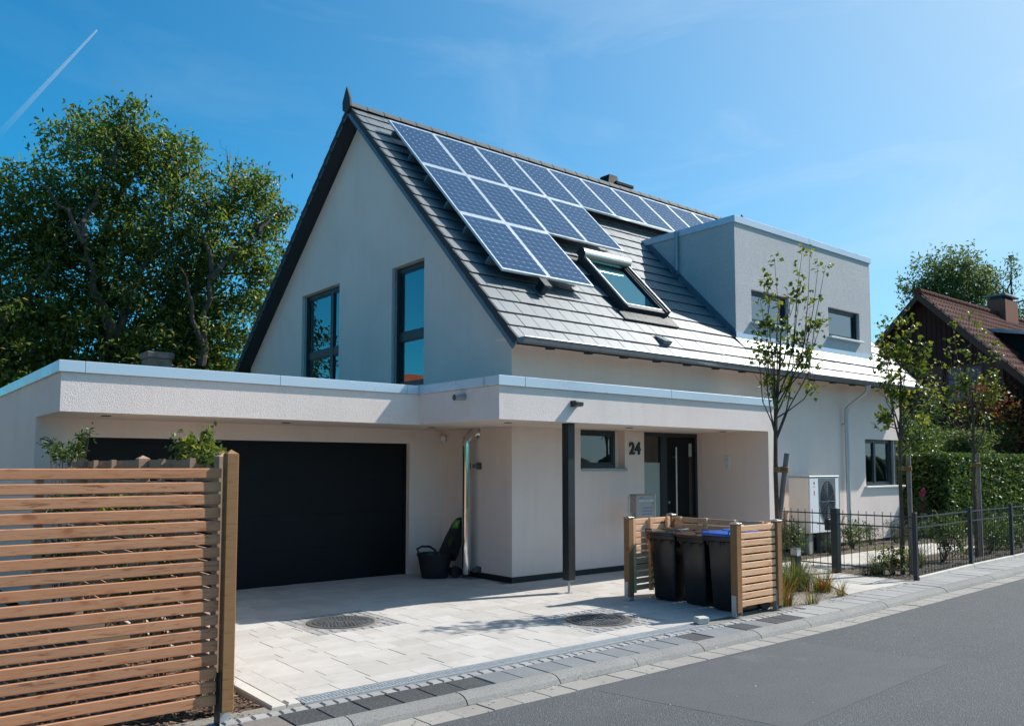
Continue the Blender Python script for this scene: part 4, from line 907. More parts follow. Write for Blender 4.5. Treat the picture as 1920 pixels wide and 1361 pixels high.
# ------------------------------------------------------------------ letter box, garden trolley
lb = thing('letter_box', 'grey steel letter box on posts beside the front door', 'letter box', (2.2, -.5, 0))
for x in (1.945, 2.545): MB().tube([(x, -.5, 0), (x, -.5, 1.245)], .017, 'steel_brushed', 12).tube([(x, -.5, 0), (x, -.5, .006)], .05, 'steel_brushed', 14).build('post', lb)
bx = MB().cbox(2.05, 2.46, -.56, -.42, .86, 1.235, .006, 'letter_grey').build('box', lb)
MB().cbox(2.04, 2.47, -.585, -.41, 1.236, 1.25, .004, 'letter_grey').build('lid', lb)
m = MB(); m.box(2.10, 2.44, -.566, -.5605, 1.13, 1.165, 'galv'); m.tube([(2.42, -.568, 1.10), (2.42, -.56, 1.10)], .012, 'steel_polished', 12); m.build('slot_flap', lb)
m = MB()
for x in (2.0, 2.50): m.tube([(1.945 if x < 2.2 else 2.545, -.5, .95), (2.05 if x < 2.2 else 2.46, -.5, .95)], .008, 'steel_brushed', 6); m.tube([(1.945 if x < 2.2 else 2.545, -.5, 1.15), (2.05 if x < 2.2 else 2.46, -.5, 1.15)], .008, 'steel_brushed', 6)
m.build('fixing', lb)
m = MB(); m.box(2.135, 2.20, -.5625, -.5612, 1.185, 1.205, 'text_blue')
for z, a, b in ((1.035, 2.20, 2.40), (.985, 2.18, 2.41), (.935, 2.17, 2.40)):
    x = a
    while x < b: w_ = rnd.uniform(.015, .03); m.box(x, x + w_, -.5625, -.5612, z - .009, z + .009, 'text_blue'); x += w_ + .006
m.build('name_lettering', lb)
tr = thing('garden_trolley', 'black plastic garden tub trolley with green grip leaning in the garage corner', 'garden trolley', (-.50, 1.20, 0))
m = MB(); m.lathe([(.0, .0), (.19, .0), (.205, .02), (.235, .20), (.262, .335), (.275, .34), (.28, .365), (.262, .37), (.25, .34), (.22, .10), (.0, .05)], 'black_plastic', (-.52, 1.22), 32, 1.0, 1.0); m.build('tub', tr)
m = MB()
def bk(u, v, d): # u across, v up along the leaning back
    a = R(40); x = -.33 + v * .20 - .03 * math.cos(u * 5) + d; y = 1.20 - v * .10 + u * 1.05
    return (x, y, .26 + v * .63)
ring = []
for k in range(25):
    a = 2 * math.pi * k / 24
    pass
prof_b = [(-.22, .0), (-.235, .18), (-.20, .5), (-.13, .85), (-.07, .98), (0, 1.02), (.07, .98), (.13, .85), (.20, .5), (.235, .18), (.22, .0)]
m.add([bk(u, v, 0) for u, v in prof_b] + [bk(u * .94, v, .05) for u, v in prof_b], [list(range(11)), list(range(11, 22))[::-1]] + [(i, (i + 1) % 11, 11 + (i + 1) % 11, 11 + i) for i in range(11)], 'black_plastic'); m.build('backrest', tr)
m = MB(); P = [(-.075, .76), (.075, .76), (.062, .95), (-.062, .95)]; I = [(-.035, .81), (.035, .81), (.03, .91), (-.03, .91)]
m.add([bk(u, v, -.012) for u, v in P] + [bk(u, v, -.012) for u, v in I], [(i, (i + 1) % 4, 4 + (i + 1) % 4, 4 + i) for i in range(4)], 'green_plastic'); m.add([bk(u, v, -.006) for u, v in I], [(0, 1, 2, 3)], 'galv'); m.build('grip', tr, label='bright green grip plate')
m = MB(); m.add([bk(u * 1.0, v, -.008) for u, v in ((-.05, .34), (.05, .34), (.055, .46), (.04, .56), (-.04, .56), (-.055, .46))], [list(range(6))], 'leaf_shrub'); m.build('sticker', tr, label='green printed sticker')
m = MB(); m.tube([(-.70, 1.38, .36), (-.74, 1.38, .43), (-.70, 1.30, .475), (-.62, 1.22, .475), (-.60, 1.10, .43), (-.63, 1.02, .36)], .017, 'black_plastic', 8); m.build('handle', tr)
for y in (.98,): MB().tube([(-.30, y - .02, .09), (-.30, y + .025, .09)], .09, 'rubber', 20).build('wheel', tr)
MB().tube([(-.30, 1.42, .09), (-.30, 1.46, .09)], .09, 'rubber', 20).build('wheel', tr)

# ------------------------------------------------------------------ heat pump
hp = thing('heat_pump', 'white heat pump unit with dark oval fan grille on the house wall', 'heat pump', (7.3, -.5, 0))
hx0, hx1, hy0, hy1, hz0, hz1 = 6.80, 7.86, -.66, -.22, .40, 1.47
MB().cbox(hx0, hx1, hy0, hy1, hz0, hz1, .012, 'panel_bounce_beige').build('casing', hp)  # beige of the shaded side is in the casing colour
MB().cbox(hx0 + .004, hx1 - .004, hy0 - .022, hy0 - .001, hz0 + .01, hz1 - .005, .006, 'white_metal').build('front_panel', hp)
MB().cbox(hx0 - .012, hx1 + .012, hy0 - .03, hy1 + .01, hz1 + .001, hz1 + .03, .006, 'zinc').build('top_cover', hp)
fcx, fcz = 7.42, .98
P = [(7.13, hz1 - .03), (7.70, hz1 - .03)] + [(fcx + .30 * math.cos(a), fcz - .06 + .42 * math.sin(a)) for a in [-.05 * 0 + (-k) * math.pi / 20 for k in range(21)]]
MB().prism([(7.12, hz1 - .02), (7.12, fcz)] + [(fcx - .30 * math.cos(a), fcz - .42 * math.sin(a)) for a in [k * math.pi / 20 for k in range(1, 20)]] + [(7.72, fcz), (7.72, hz1 - .02)], hy0 - .030, hy0 - .023, 'grille_grey', lambda a, b, h: (a, h, b)).build('grille_panel', hp)
gm = MB(); gm.prism([(fcx + .27 * math.cos(a), fcz + .02 + .40 * math.sin(a)) for a in [2 * math.pi * k / 40 for k in range(40)]], hy0 - .033, hy0 - .0305, 'grille_dark', lambda a, b, h: (a, h, b))
for k in range(1, 9):
    q = k / 9; gm.tube([(fcx + .265 * q * math.cos(a), hy0 - .036, fcz + .02 + .395 * q * math.sin(a)) for a in [2 * math.pi * j / 28 for j in range(29)]], .0035, 'grille_grey', 4, False)
for j in range(14): a = 2 * math.pi * j / 14; gm.tube([(fcx, hy0 - .037, fcz + .02), (fcx + .265 * math.cos(a), hy0 - .037, fcz + .02 + .395 * math.sin(a))], .003, 'grille_grey', 4, False)
gm.build('fan_grille', hp)
m = MB(); m.box(6.94, 6.975, hy0 - .0245, hy0 - .0225, 1.34, 1.385, 'leaf_shrub').box(6.945, 6.97, hy0 - .0245, hy0 - .0225, 1.28, 1.30, 'text_dark').box(6.945, 6.972, hy0 - .0245, hy0 - .0225, 1.16, 1.215, 'red_mark').box(6.952, 6.972, hy0 - .0245, hy0 - .0225, 1.13, 1.155, 'red_mark'); m.build('label_marks', hp)
for x in (6.9, 7.68): MB().cbox(x - .08, x + .08, hy0 + .03, hy1, 0, hz0 - .001, .01, 'concrete').build('plinth_block', hp)
MB().box(hx0 + .02, hx1 - .02, hy0 + .02, hy1 - .02, hz0 - .05, hz0 - .002, 'anthracite').build('base_rail', hp) if False else None
MB().cbox(7.02, 7.58, hy1 - .12, hy1 - .02, .0, hz0 - .004, .01, 'anthracite').build('under_box', hp)  # dark box filling the gap under the unit

# ------------------------------------------------------------------ steel bar fence and gate
def bar_panel(root, p, q, z0=.10, z1=.94, n=None, rail=(.13, .77, .93), top=.99, parts=True):
    p, q = Vector(p), Vector(q); d = q - p; L_ = d.length; a = math.atan2(d.y, d.x); n = n or int(L_ / .115)
    rm_ = MB().box(0, L_, -.006, .006, -.010, .010, 'frame_dark').mesh('rail')
    for z in rail: link('rail', rm_, root, (p.x, p.y, z), (0, 0, a))
    bm2 = MB().tube([(0, 0, .06), (0, 0, top)], .0058, 'frame_dark', 6).mesh('bar')
    for k in range(n): link('bar', bm2, root, tuple(p + d * ((k + .5) / n)))
fpost = MB().cbox(-.03, .03, -.03, .03, 0, 1.0, .004, 'frame_dark').mesh('post')
gate = thing('garden_gate', 'narrow dark steel bar gate hung on the thick gate post', 'gate', (4.76, -1.9, 0))
bar_panel(gate, (4.76, -1.36, 0), (4.76, -2.26, 0), n=7)
link('post', MB().cbox(-.02, .02, -.02, .02, .06, 1.0, .003, 'frame_dark').mesh('post'), gate, (4.76, -1.345, 0)); 
lk = MB().cbox(-.03, .03, -.03, .05, .66, .84, .006, 'anthracite', lambda x, y, z: (x + 4.76, y - 2.215, z)).build('lock_box', gate); MB().tube([(4.70, -2.20, .76), (4.65, -2.20, .76), (4.65, -2.09, .76)], .009, 'steel_brushed', 8).build('handle', lk)
mf = thing('steel_fence', 'dark steel bar fence turning the corner along the pavement', 'fence', (4.8, -3.55, 0))
link('post', MB().cbox(-.055, .055, -.055, .055, 0, 1.02, .004, 'frame_dark').mesh('post'), mf, (4.76, -2.34, 0), label='thick gate post')
FP = [(4.83, -3.56), (7.2, -3.385), (9.2, -3.30), (11.4, -3.20), (13.6, -3.10), (15.8, -3.0)]
for x, y in FP: link('post', fpost, mf, (x, y, 0))
link('post', fpost, mf, (4.76, -1.28, 0))
bar_panel(mf, (4.77, -2.40, 0), (4.82, -3.53, 0), n=9)
for a, b in zip(FP, FP[1:]): bar_panel(mf, (a[0] + .03, a[1], 0), (b[0] - .03, b[1], 0), n=18)
bd = thing('bed_edging', None, None, kind='structure')
for a, b in zip(FP, FP[1:]):
    L_ = math.hypot(b[0] - a[0], b[1] - a[1]); an = math.atan2(b[1] - a[1], b[0] - a[0])
    for k in range(2): link('edging_stone', MB().cbox(0.002, L_ / 2 - .004, -.03, .03, -.1, .055, .006, 'edging_stone').mesh('edging_stone'), bd, (a[0] + (b[0] - a[0]) * k / 2, a[1] + (b[1] - a[1]) * k / 2 - .02, 0), (0, 0, an))
bo = thing('bollard_light', 'short dark bollard light with frosted square head among the grasses', 'bollard light', (3.35, -2.5, 0), rot=R(12))
MB().cbox(3.295, 3.405, -2.555, -2.445, -.02, .385, .004, 'anthracite').build('column', bo); MB().cbox(3.297, 3.403, -2.553, -2.447, .386, .475, .004, 'lamp_frost').build('lamp_head', bo); MB().cbox(3.295, 3.405, -2.555, -2.445, .476, .49, .003, 'concrete').build('cap', bo)

# ------------------------------------------------------------------ vegetation
def leafmesh(name, C_, L_, W_, mat, flat=.0, droop=.0, bend=.25, shape='leaf'):
    """one folded leaf per centre; C_ (n,3); L_ length (scalar or n), W_ width"""
    n = len(C_); C_ = np.asarray(C_, float)
    L_ = np.broadcast_to(np.asarray(L_, float), (n,)) * nrg.uniform(.7, 1.25, n); W_ = L_ * W_
    th = nrg.uniform(0, 2 * np.pi, n); ph = nrg.normal(-droop, .55, n)
    d = np.stack([np.cos(th) * np.cos(ph), np.sin(th) * np.cos(ph), np.sin(ph)], 1)
    rv = nrg.normal(size=(n, 3)); rv[:, 2] += flat * 3
    s = np.cross(d, rv); s /= np.linalg.norm(s, axis=1)[:, None] + 1e-9; nn = np.cross(s, d)
    b = C_ - d * (L_ / 2)[:, None]; tip = C_ + d * (L_ / 2)[:, None] - nn * (L_ * bend * .5)[:, None]
    mid = C_; l_ = mid + s * (W_ / 2)[:, None] + nn * (W_ * bend)[:, None]; r_ = mid - s * (W_ / 2)[:, None] + nn * (W_ * bend)[:, None]
    V = np.stack([b, l_, tip, r_], 1).reshape(-1, 3)
    idx = np.arange(n)[:, None] * 4 
    F = np.concatenate([idx + np.array([[0, 1, 2]]), idx + np.array([[0, 2, 3]])], 1).reshape(-1, 3)
    me = bpy.data.meshes.new(name); me.vertices.add(len(V)); me.vertices.foreach_set('co', V.ravel())
    me.loops.add(F.size); me.loops.foreach_set('vertex_index', F.ravel().astype(np.int32)); me.polygons.add(len(F))
    me.polygons.foreach_set('loop_start', np.arange(0, F.size, 3, dtype=np.int32)); me.polygons.foreach_set('loop_total', np.full(len(F), 3, np.int32))
    me.materials.append(MATS[mat]); me.update(calc_edges=True); return me
def wob(p, q, n, amp, rr=rnd):
    p, q = Vector(p), Vector(q); out = [p.copy()]
    for k in range(1, n): t_ = k / n; out.append(p.lerp(q, t_) + Vector((rr.gauss(0, amp), rr.gauss(0, amp), rr.gauss(0, amp * .6) + amp * 1.2 * math.sin(math.pi * t_))))
    return out + [q.copy()]
def lump_leaves(lumps, dens, per, spread, twigs=None, shell=.55):
    pts = []
    for (x, y, z, r_) in lumps:
        nt = max(6, int(dens * r_ ** 2.0))
        v = nrg.normal(size=(nt, 3)); v /= np.linalg.norm(v, axis=1)[:, None]; rad = r_ * nrg.uniform(shell, 1.12, nt)
        e = np.array([x, y, z]) + v * rad[:, None] * np.array([1, 1, .86])
        if twigs is not None:
            for k in range(0, nt, 7): twigs.tube([tuple(np.array([x, y, z]) * .75 + e[k] * .25), tuple(e[k] * .6 + np.array([x, y, z - r_ * .1]) * .4), tuple(e[k])], [.012, .008, .003], 'walnut_bark', 3, False)
        sp = nrg.normal(size=(nt, per, 3)) * spread * np.array([1, 1, .75])
        pts.append((e[:, None, :] + sp).reshape(-1, 3))
    return np.concatenate(pts)
def big_tree(label, lumps, trunk, limbs, lmat, Ls, group, dens=85, per=11, spread=.15, bark='walnut_bark', wr=.36, tr=1.0):
    base = trunk[0]; t = thing('broadleaf_tree', label, 'tree', (base[0], base[1], 0), group)
    m = MB(); n = len(trunk); m.tube(trunk, [(.30 - .24 * k / (n - 1)) * tr for k in range(n)], bark, 12); tk = m.build('trunk', t)
    for p, q, r0 in limbs:
        w_ = wob(p, q, 6, .09); MB().tube(w_, [r0 * (1 - .13 * k) for k in range(len(w_))], bark, 8).build('branch', tk)
    tw = MB()
    for (x, y, z, r_) in lumps:
        b = min(trunk[1:] + [Vector(l[1]) for l in limbs], key=lambda p: (Vector(p) - Vector((x, y, z))).length + (0 if p[2] < z else 2))
        w_ = wob(b, (x, y, z), 5, .10); tw.tube(w_, [.085, .07, .055, .04, .026, .012], bark, 5, False)
    L = lump_leaves(lumps, dens, per, spread, tw); tw.build('twigs', tk)
    link('crown', leafmesh('crown', L, Ls, wr, lmat, .5, .35), t); return t
WAL_A=[(-1.04,18.19,12.84,0.61),(-0.66,18.42,12.41,0.86),(-1.56,20.94,13.18,0.77),(-2.28,20.86,12.51,0.67),(-1.44,18.66,11.58,1.22),(-0.02,18.58,11.99,1.09),(0.64,18.21,11.79,0.74),(0.67,17.18,11.13,0.48),(-0.32,19.89,11.21,1.71),(-2.18,19.41,10.67,1.28),(-2.4,20.56,9.95,1.39),(-1.22,20.05,9.51,1.68),(0.2,18.58,9.8,1.58),(-0.29,19.65,8.15,1.87),(-1.44,21.09,8.06,1.71),(0.83,19.95,8.19,1.47),(-0.69,19.14,6.23,1.65),(-1.54,21.07,5.87,1.62),(0.73,19.39,5.71,1.54),(-2.74,20.62,8.67,1.04),(-0.69,19.12,4.78,1.34),(-2.64,23.02,5.99,1.3)]
WAL_B=[(-4.31,19.71,10.28,0.74),(-3.78,19.38,9.8,0.82),(-4.45,21.87,9.34,1.55),(-3.49,20.13,8.78,1.26),(-3.99,20.29,7.21,1.82),(-2.93,20.45,7.03,1.28),(-4.84,19.65,5.71,1.74),(-3.43,20.77,5.48,1.62),(-2.71,19.02,6.01,0.99),(-4.37,19.62,4.14,1.28),(-2.76,20.14,4.62,1.18)]
WAL_C=[(2.81,18.77,11.9,0.6),(2.06,17.4,10.71,0.88),(3.23,17.63,11.2,0.74),(1.66,18.03,10.33,0.81),(3.08,18.14,10.45,1.11),(3.58,17.71,10.16,0.7),(2.06,17.57,9.21,1.25),(1.9,19.46,9.21,1.02),(3.34,17.79,9.11,0.95),(3.89,17.32,10.41,0.36),(2.81,18.79,8.09,1.4),(1.52,18.75,7.71,1.08),(3.34,18.2,7.78,0.84),(1.62,20.08,6.44,1.6),(2.03,18.93,6.14,1.41),(3.18,19.11,6.79,1.12),(2.03,19.01,5.18,1.53),(1.12,19.46,5.02,1.27),(2.39,19.0,4.92,1.06),(3.57,18.09,8.21,0.46)]
GR = 'broadleaf trees behind the garage'
big_tree('tallest broadleaf tree, its crown top above the middle of the garage roof', WAL_A, [(-0.82, 20.08, -0.10), (-0.82, 20.08, 4.75), (-1.04, 20.11, 6.51), (-1.30, 20.21, 7.74), (-1.11, 19.92, 9.34), (-0.72, 19.50, 10.99)], [((-0.88, 20.10, 5.23), (-0.72, 20.18, 7.63), .13), ((-0.72, 20.18, 7.63), (-0.40, 20.10, 10.51), .09), ((-1.30, 20.21, 7.63), (-2.32, 20.30, 9.71), .08), ((-1.0, 19.3, 5.6), (-2.0, 18.6, 8.8), .19), ((-2.0, 18.6, 8.8), (-1.5, 18.3, 11.0), .12), ((-1.0, 19.3, 5.6), (.2, 18.7, 9.0), .16), ((-2.0, 18.6, 8.6), (-3.3, 18.4, 10.2), .09), ((.2, 18.7, 8.6), (.6, 18.3, 10.6), .08)], 'leaf_walnut', .20, GR, 34, 24, .21, 'walnut_bark', .40)
big_tree('dark broadleaf tree cut off by the left picture edge', WAL_B, [(-3.76, 20.46, -0.10), (-3.84, 20.46, 3.79), (-3.92, 20.38, 6.35), (-4.24, 20.46, 8.59)], [((-3.84, 20.46, 4.11), (-2.96, 20.46, 6.99), .09), ((-3.8, 20.0, 4.5), (-4.6, 19.2, 8.6), .15), ((-3.8, 19.8, 5.5), (-2.8, 19.1, 8.0), .12)], 'leaf_walnut', .20, GR, 34, 24, .21, 'walnut_bark', .40)
big_tree('broadleaf tree with a forked dark trunk beside the left roof edge', WAL_C, [(1.48, 19.22, -0.10), (1.48, 19.22, 5.02), (1.45, 19.11, 6.48), (1.59, 18.86, 8.10), (1.71, 18.63, 9.54)], [((1.57, 18.91, 7.72), (2.78, 17.58, 8.98), .09), ((1.45, 19.11, 6.32), (0.71, 20.15, 7.86), .08), ((1.64, 18.70, 8.84), (2.43, 17.95, 10.66), .06), ((1.45, 18.0, 5.0), (1.5, 17.3, 8.2), .17), ((1.5, 17.3, 7.8), (2.9, 16.9, 9.3), .10), ((1.5, 17.3, 8.0), (1.2, 17.2, 10.2), .09), ((1.45, 17.8, 5.6), (.5, 17.3, 8.0), .10)], 'leaf_walnut', .20, GR, 34, 24, .21, 'walnut_bark', .40)
m = MB()
for k in range(7): m.tube(wob((2.4 + rnd.uniform(-.1, .1), 18.0, 11.4), (2.3 + rnd.uniform(-.5, .5), 18.1, 12.45 + rnd.uniform(-.3, .35)), 5, .07), [.014, .011, .009, .007, .005, .004], 'walnut_bark', 4, False)
m.build('dead_twigs', [o for o in bpy.data.objects if o.name.startswith('broadleaf_tree')][-1])

LOW = []
q_ = random.Random(31)
for k in range(16): LOW.append((-5.5 + k * .62 + q_.uniform(-.3, .3), 25.5 + q_.uniform(-1, 1) - k * .12, q_.uniform(2.6, 6.6), q_.uniform(1.2, 1.7)))
big_tree('low dark green bushy tree filling the gaps close above the garage roof', LOW, [(-1.0, 25.5, -.1), (-1.0, 25.5, 2.0), (-1.1, 25.4, 4.0), (-1.0, 25.5, 5.6)], [], 'leaf_dark', .24, GR, 30, 20, .26, 'walnut_bark', .45)

# young street trees with their stakes
def young_tree(label, base, fork, tips, nleaf, seed, lean=0, spread=.055, ls=.058):
    rr = random.Random(seed); t = thing('young_tree', label, 'tree', base, 'young staked trees along the pavement')
    b = Vector(base); f = Vector(fork); hi = max(q[2] for q in tips); cx = sum(q[0] for q in tips) / len(tips); cy = sum(q[1] for q in tips) / len(tips)
    lead = Vector((f.x * .6 + cx * .4, f.y * .6 + cy * .4, f.z + (hi - f.z) * .5)); m = MB()
    w_ = [b, b.lerp(f, .3) + Vector((.012, 0, 0)), b.lerp(f, .65) + Vector((-.012, .01, 0)), f, f.lerp(lead, .5) + Vector((.015, -.01, 0)), lead]
    m.tube(w_, [.036, .031, .028, .025, .016, .009], 'grey_brown_bark', 9)
    for k in range(7): p = b.lerp(f, rr.uniform(.3, .95)); m.tube([p + Vector((-.02, -.01, 0)), p + Vector((-.036, -.02, .012))], [.012, .004], 'grey_brown_bark', 5)
    tk = m.build('trunk', t); L = []
    for i, tip in enumerate(tips):
        tip = Vector(tip); u = min(1, max(0, (tip.z - f.z) / (hi - f.z))); st = b.lerp(f, rr.uniform(.82, 1.0)) if rr.random() < .55 else f.lerp(lead, rr.uniform(.05, .75) * u)
        mid = st.lerp(tip, .40) + Vector(((tip.x - st.x) * .25 + rr.gauss(0, .02), (tip.y - st.y) * .25 + rr.gauss(0, .02), -.03))
        pts = [st, st.lerp(mid, .5) + Vector((rr.gauss(0, .018), rr.gauss(0, .018), -.02)), mid, mid.lerp(tip, .5) + Vector((rr.gauss(0, .025), rr.gauss(0, .025), 0)), tip]
        br = MB(); br.tube(pts, [.011, .0085, .0065, .0045, .002], 'grey_brown_bark', 6, False); subs = [(pts, .5)]
        for q in range(3):
            a = mid.lerp(tip, rr.uniform(-.3, .75)); e = a + Vector((rr.gauss(0, .10), rr.gauss(0, .10), rr.uniform(.10, .32))); br.tube([a, a.lerp(e, .5) + Vector((rr.gauss(0, .015), rr.gauss(0, .015), 0)), e], [.0045, .003, .0015], 'grey_brown_bark', 5, False); subs.append(([a, e], .35))
        br.build('branch', tk)
        for pl, lo in subs:
            for _ in range(nleaf if len(pl) > 2 else nleaf // 2):
                u = rr.uniform(lo, 1) if len(pl) == 2 else (1 - (1 - lo) * rr.random() ** 1.4)
                k = min(int(u * (len(pl) - 1)), len(pl) - 2); p = pl[k].lerp(pl[k + 1], u * (len(pl) - 1) - k); L.append(p)
    # clump the leaves: a few twig tips carry most of them
    L = np.array([tuple(p) for p in L]); L = L[nrg.permutation(len(L))]; keep = []
    cent = np.concatenate([L[: max(8, len(L) // 9)], np.array([tuple(q) for q in tips]) - [0, 0, .03]])
    for c in cent: keep.append(c + nrg.normal(size=(nrg.integers(4, 13), 3)) * spread)
    L = np.concatenate(keep); link('crown', leafmesh('crown', L, ls, .85, 'leaf_linden', .7, .5, .2), t); return t
T1 = [(1.49,-3.35,4.09),(1.55,-3.41,4.35),(1.43,-3.27,3.82),(1.46,-3.28,3.55),(1.83,-3.64,4.45),(1.91,-3.7,4.45),(1.99,-3.76,4.25),(2.06,-3.82,4.25),(1.82,-3.6,3.96),(1.74,-3.53,3.9),(1.94,-3.67,3.6),(2.05,-3.75,3.5),(1.64,-3.44,3.8),(1.6,-3.30,3.5),(2.02,-3.68,2.98),(1.45,-3.2,3.3),(1.75,-3.2,3.9)]
young_tree('slim young tree with bare lower twigs, in front of the dormer', (1.65, -3.30, -.02), (1.65, -3.32, 2.45), T1, 17, 5, ls=.07)
T2 = [(5.16,-3.05,4.0),(5.14,-3.01,3.75),(5.42,-3.27,4.09),(5.35,-3.22,4.21),(5.57,-3.36,3.66),(5.7,-3.46,3.62),(5.31,-3.13,3.49),(5.12,-2.96,3.32),(5.69,-3.41,3.24),(5.46,-3.22,3.3),(5.8,-3.48,2.99),(5.2,-2.94,2.45),(5.56,-3.37,3.92),(5.5,-2.9,3.6),(5.3,-2.9,3.9)]
young_tree('bushy young tree at the right end of the house, beside its corner window', (5.46, -3.06, -.02), (5.44, -3.1, 2.25), T2, 26, 9, spread=.06, ls=.075)
T3 = [(8.4,-2.73,4.4),(8.39,-2.67,4.02),(8.63,-2.92,4.5),(8.76,-3.01,4.41),(9.02,-3.19,4.02),(9.09,-3.23,3.82),(8.29,-2.55,3.62),(9.03,-3.15,3.52),(8.19,-2.44,3.22),(9.08,-3.16,3.22),(8.57,-2.76,3.42),(8.88,-3.09,4.21),(8.95,-3.1,2.9)]
young_tree('open airy young tree in front of the dark boarded house', (8.8, -2.85, -.02), (8.8, -2.86, 2.1), T3, 17, 12, spread=.06, ls=.08)
def stake(label, p0, p1, tree_xy):
    t = thing('tree_stake', label, 'tree stake', p0, 'wooden stakes of the young trees'); d = Vector(p1) - Vector(p0)
    MB().tube([p0, Vector(p0) + d * .5, p1], [.036, .035, .034], 'stake_wood', 12).build('pole', t)
    a = Vector(p0) + d * .89; b = Vector((tree_xy[0], tree_xy[1], a.z)); r = MB()
    for k in range(3):
        z = (k - 1) * .022; n = (b - a).normalized() if (b - a).length > .01 else Vector((1, 0, 0)); s = Vector((-n.y, n.x, 0))
        r.tube([a - n * .044 + Vector((0, 0, z)), a + s * .042 + Vector((0, 0, z)), a.lerp(b, .5) + s * .008 + Vector((0, 0, z)), b - s * .036 + Vector((0, 0, z)), b + n * .036 + Vector((0, 0, z)), b + s * .036 + Vector((0, 0, z)), a.lerp(b, .5) - s * .008 + Vector((0, 0, z)), a - s * .042 + Vector((0, 0, z)), a - n * .044 + Vector((0, 0, z))], .0155, 'rope', 6)
    r.build('rope_tie', t)
stake('leaning wooden stake tied with rope to the tree behind the bins', (1.58, -3.22, -.02), (1.80, -3.37, 1.85), (1.65, -3.31))
stake('upright wooden stake at the fence corner, tied to the bushy young tree', (5.60, -3.14, -.02), (5.60, -3.14, 1.86), (5.44, -3.08))
stake('upright wooden stake in front of the clipped hedge', (9.0, -2.85, -.02), (8.98, -2.86, 1.93), (8.8, -2.85))

def shrub(label, cat, name, base, lumps, mat, n, L_, wr=.45, group=None, stems='grey_brown_bark', flat=.4, droop=.1, spread=.05, per=8, shell=.3, core=False):
    t = thing(name, label, cat, base, group); s = MB()
    for (x, y, z, r_) in lumps:
        for _ in range(2): s.tube(wob((base[0] + rnd.uniform(-.04, .04), base[1] + rnd.uniform(-.04, .04), base[2] - .02), (x + rnd.uniform(-.3, .3) * r_, y + rnd.uniform(-.3, .3) * r_, z + r_ * .3), 4, r_ * .06), [.02 * min(1, r_ * 2), .015 * min(1, r_ * 2), .011 * min(1, r_ * 2), .008 * min(1, r_ * 2), .004], stems, 5, False)
    s.build('stems', t); tot = sum(l[3] ** 2 for l in lumps); L = np.concatenate([lump_leaves([l], max(6, n * l[3] ** 2 / tot / per) / l[3] ** 2, per, spread, None, shell) for l in lumps])
    link('crown', leafmesh('crown', L, L_, wr, mat, flat, droop), t); return t
def rl(cx, cy, cz, r_, n, rx, ry, rz_, seed):
    q = random.Random(seed); return [(cx + q.uniform(-rx, rx), cy + q.uniform(-ry, ry), cz + q.uniform(-rz_, rz_), r_ * q.uniform(.7, 1.2)) for _ in range(n)]
# hedge: clipped box of laurel leaves round a dark twiggy core
def hedge(label, x0, x1, y0, y1, h, n):
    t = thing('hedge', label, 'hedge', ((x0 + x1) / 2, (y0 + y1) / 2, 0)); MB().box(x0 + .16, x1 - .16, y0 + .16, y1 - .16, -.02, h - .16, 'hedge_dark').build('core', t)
    ax, ay, az = (y1 - y0) * h, (x1 - x0) * h, (x1 - x0) * (y1 - y0); P = []
    for k, a in (('x0', ax), ('y0', ay), ('y1', ay * .3), ('z1', az)):
        m_ = int(n * a / (ax + 1.3 * ay + az)); u = nrg.uniform(size=(m_, 3)); q = np.stack([x0 + u[:, 0] * (x1 - x0), y0 + u[:, 1] * (y1 - y0), .05 + u[:, 2] * (h - .05)], 1)
        dd = np.abs(nrg.normal(0, .07, m_)) - .05
        if k == 'x0': q[:, 0] = x0 + dd
        if k == 'y0': q[:, 1] = y0 + dd
        if k == 'y1': q[:, 1] = y1 - dd
        if k == 'z1': q[:, 2] = h - dd
        P.append(q)
    link('foliage', leafmesh('foliage', np.concatenate(P), .135, .45, 'leaf_laurel', .2, .1, .12), t)
hedge('clipped glossy laurel hedge behind the steel fence at the right edge', 13.0, 22.0, -.58, .7, 1.95, 26000)
shrub('large dark laurel shrub at the far corner of the house', 'shrub', 'laurel_shrub', (14.6, 1.9, 0), rl(14.5, 1.7, 1.5, .8, 13, .8, 1.0, 1.3, 3), 'leaf_laurel', 8000, .12, .42, spread=.09)
shrub('tall glossy green shrub behind the hedge, below the boarded house', 'shrub', 'shrub', (17.2, 1.6, 0), rl(17.2, 1.6, 1.9, .75, 13, .9, .9, 1.3, 8), 'leaf_shrub', 7000, .12, .4, spread=.1)
shrub('shrub with orange and red turning leaves above the hedge', 'shrub', 'shrub', (20.0, .9, 0), rl(20.0, .9, 2.7, .75, 11, 1.0, .6, 1.2, 4), 'leaf_autumn', 6000, .11, .45, spread=.1)
shrub('feathery yellow green shrub just above the hedge top', 'shrub', 'shrub', (17.6, .5, 0), rl(18.0, .6, 2.15, .5, 9, 1.4, .3, .45, 14), 'leaf_birch', 4200, .16, .22, droop=.2, spread=.1)
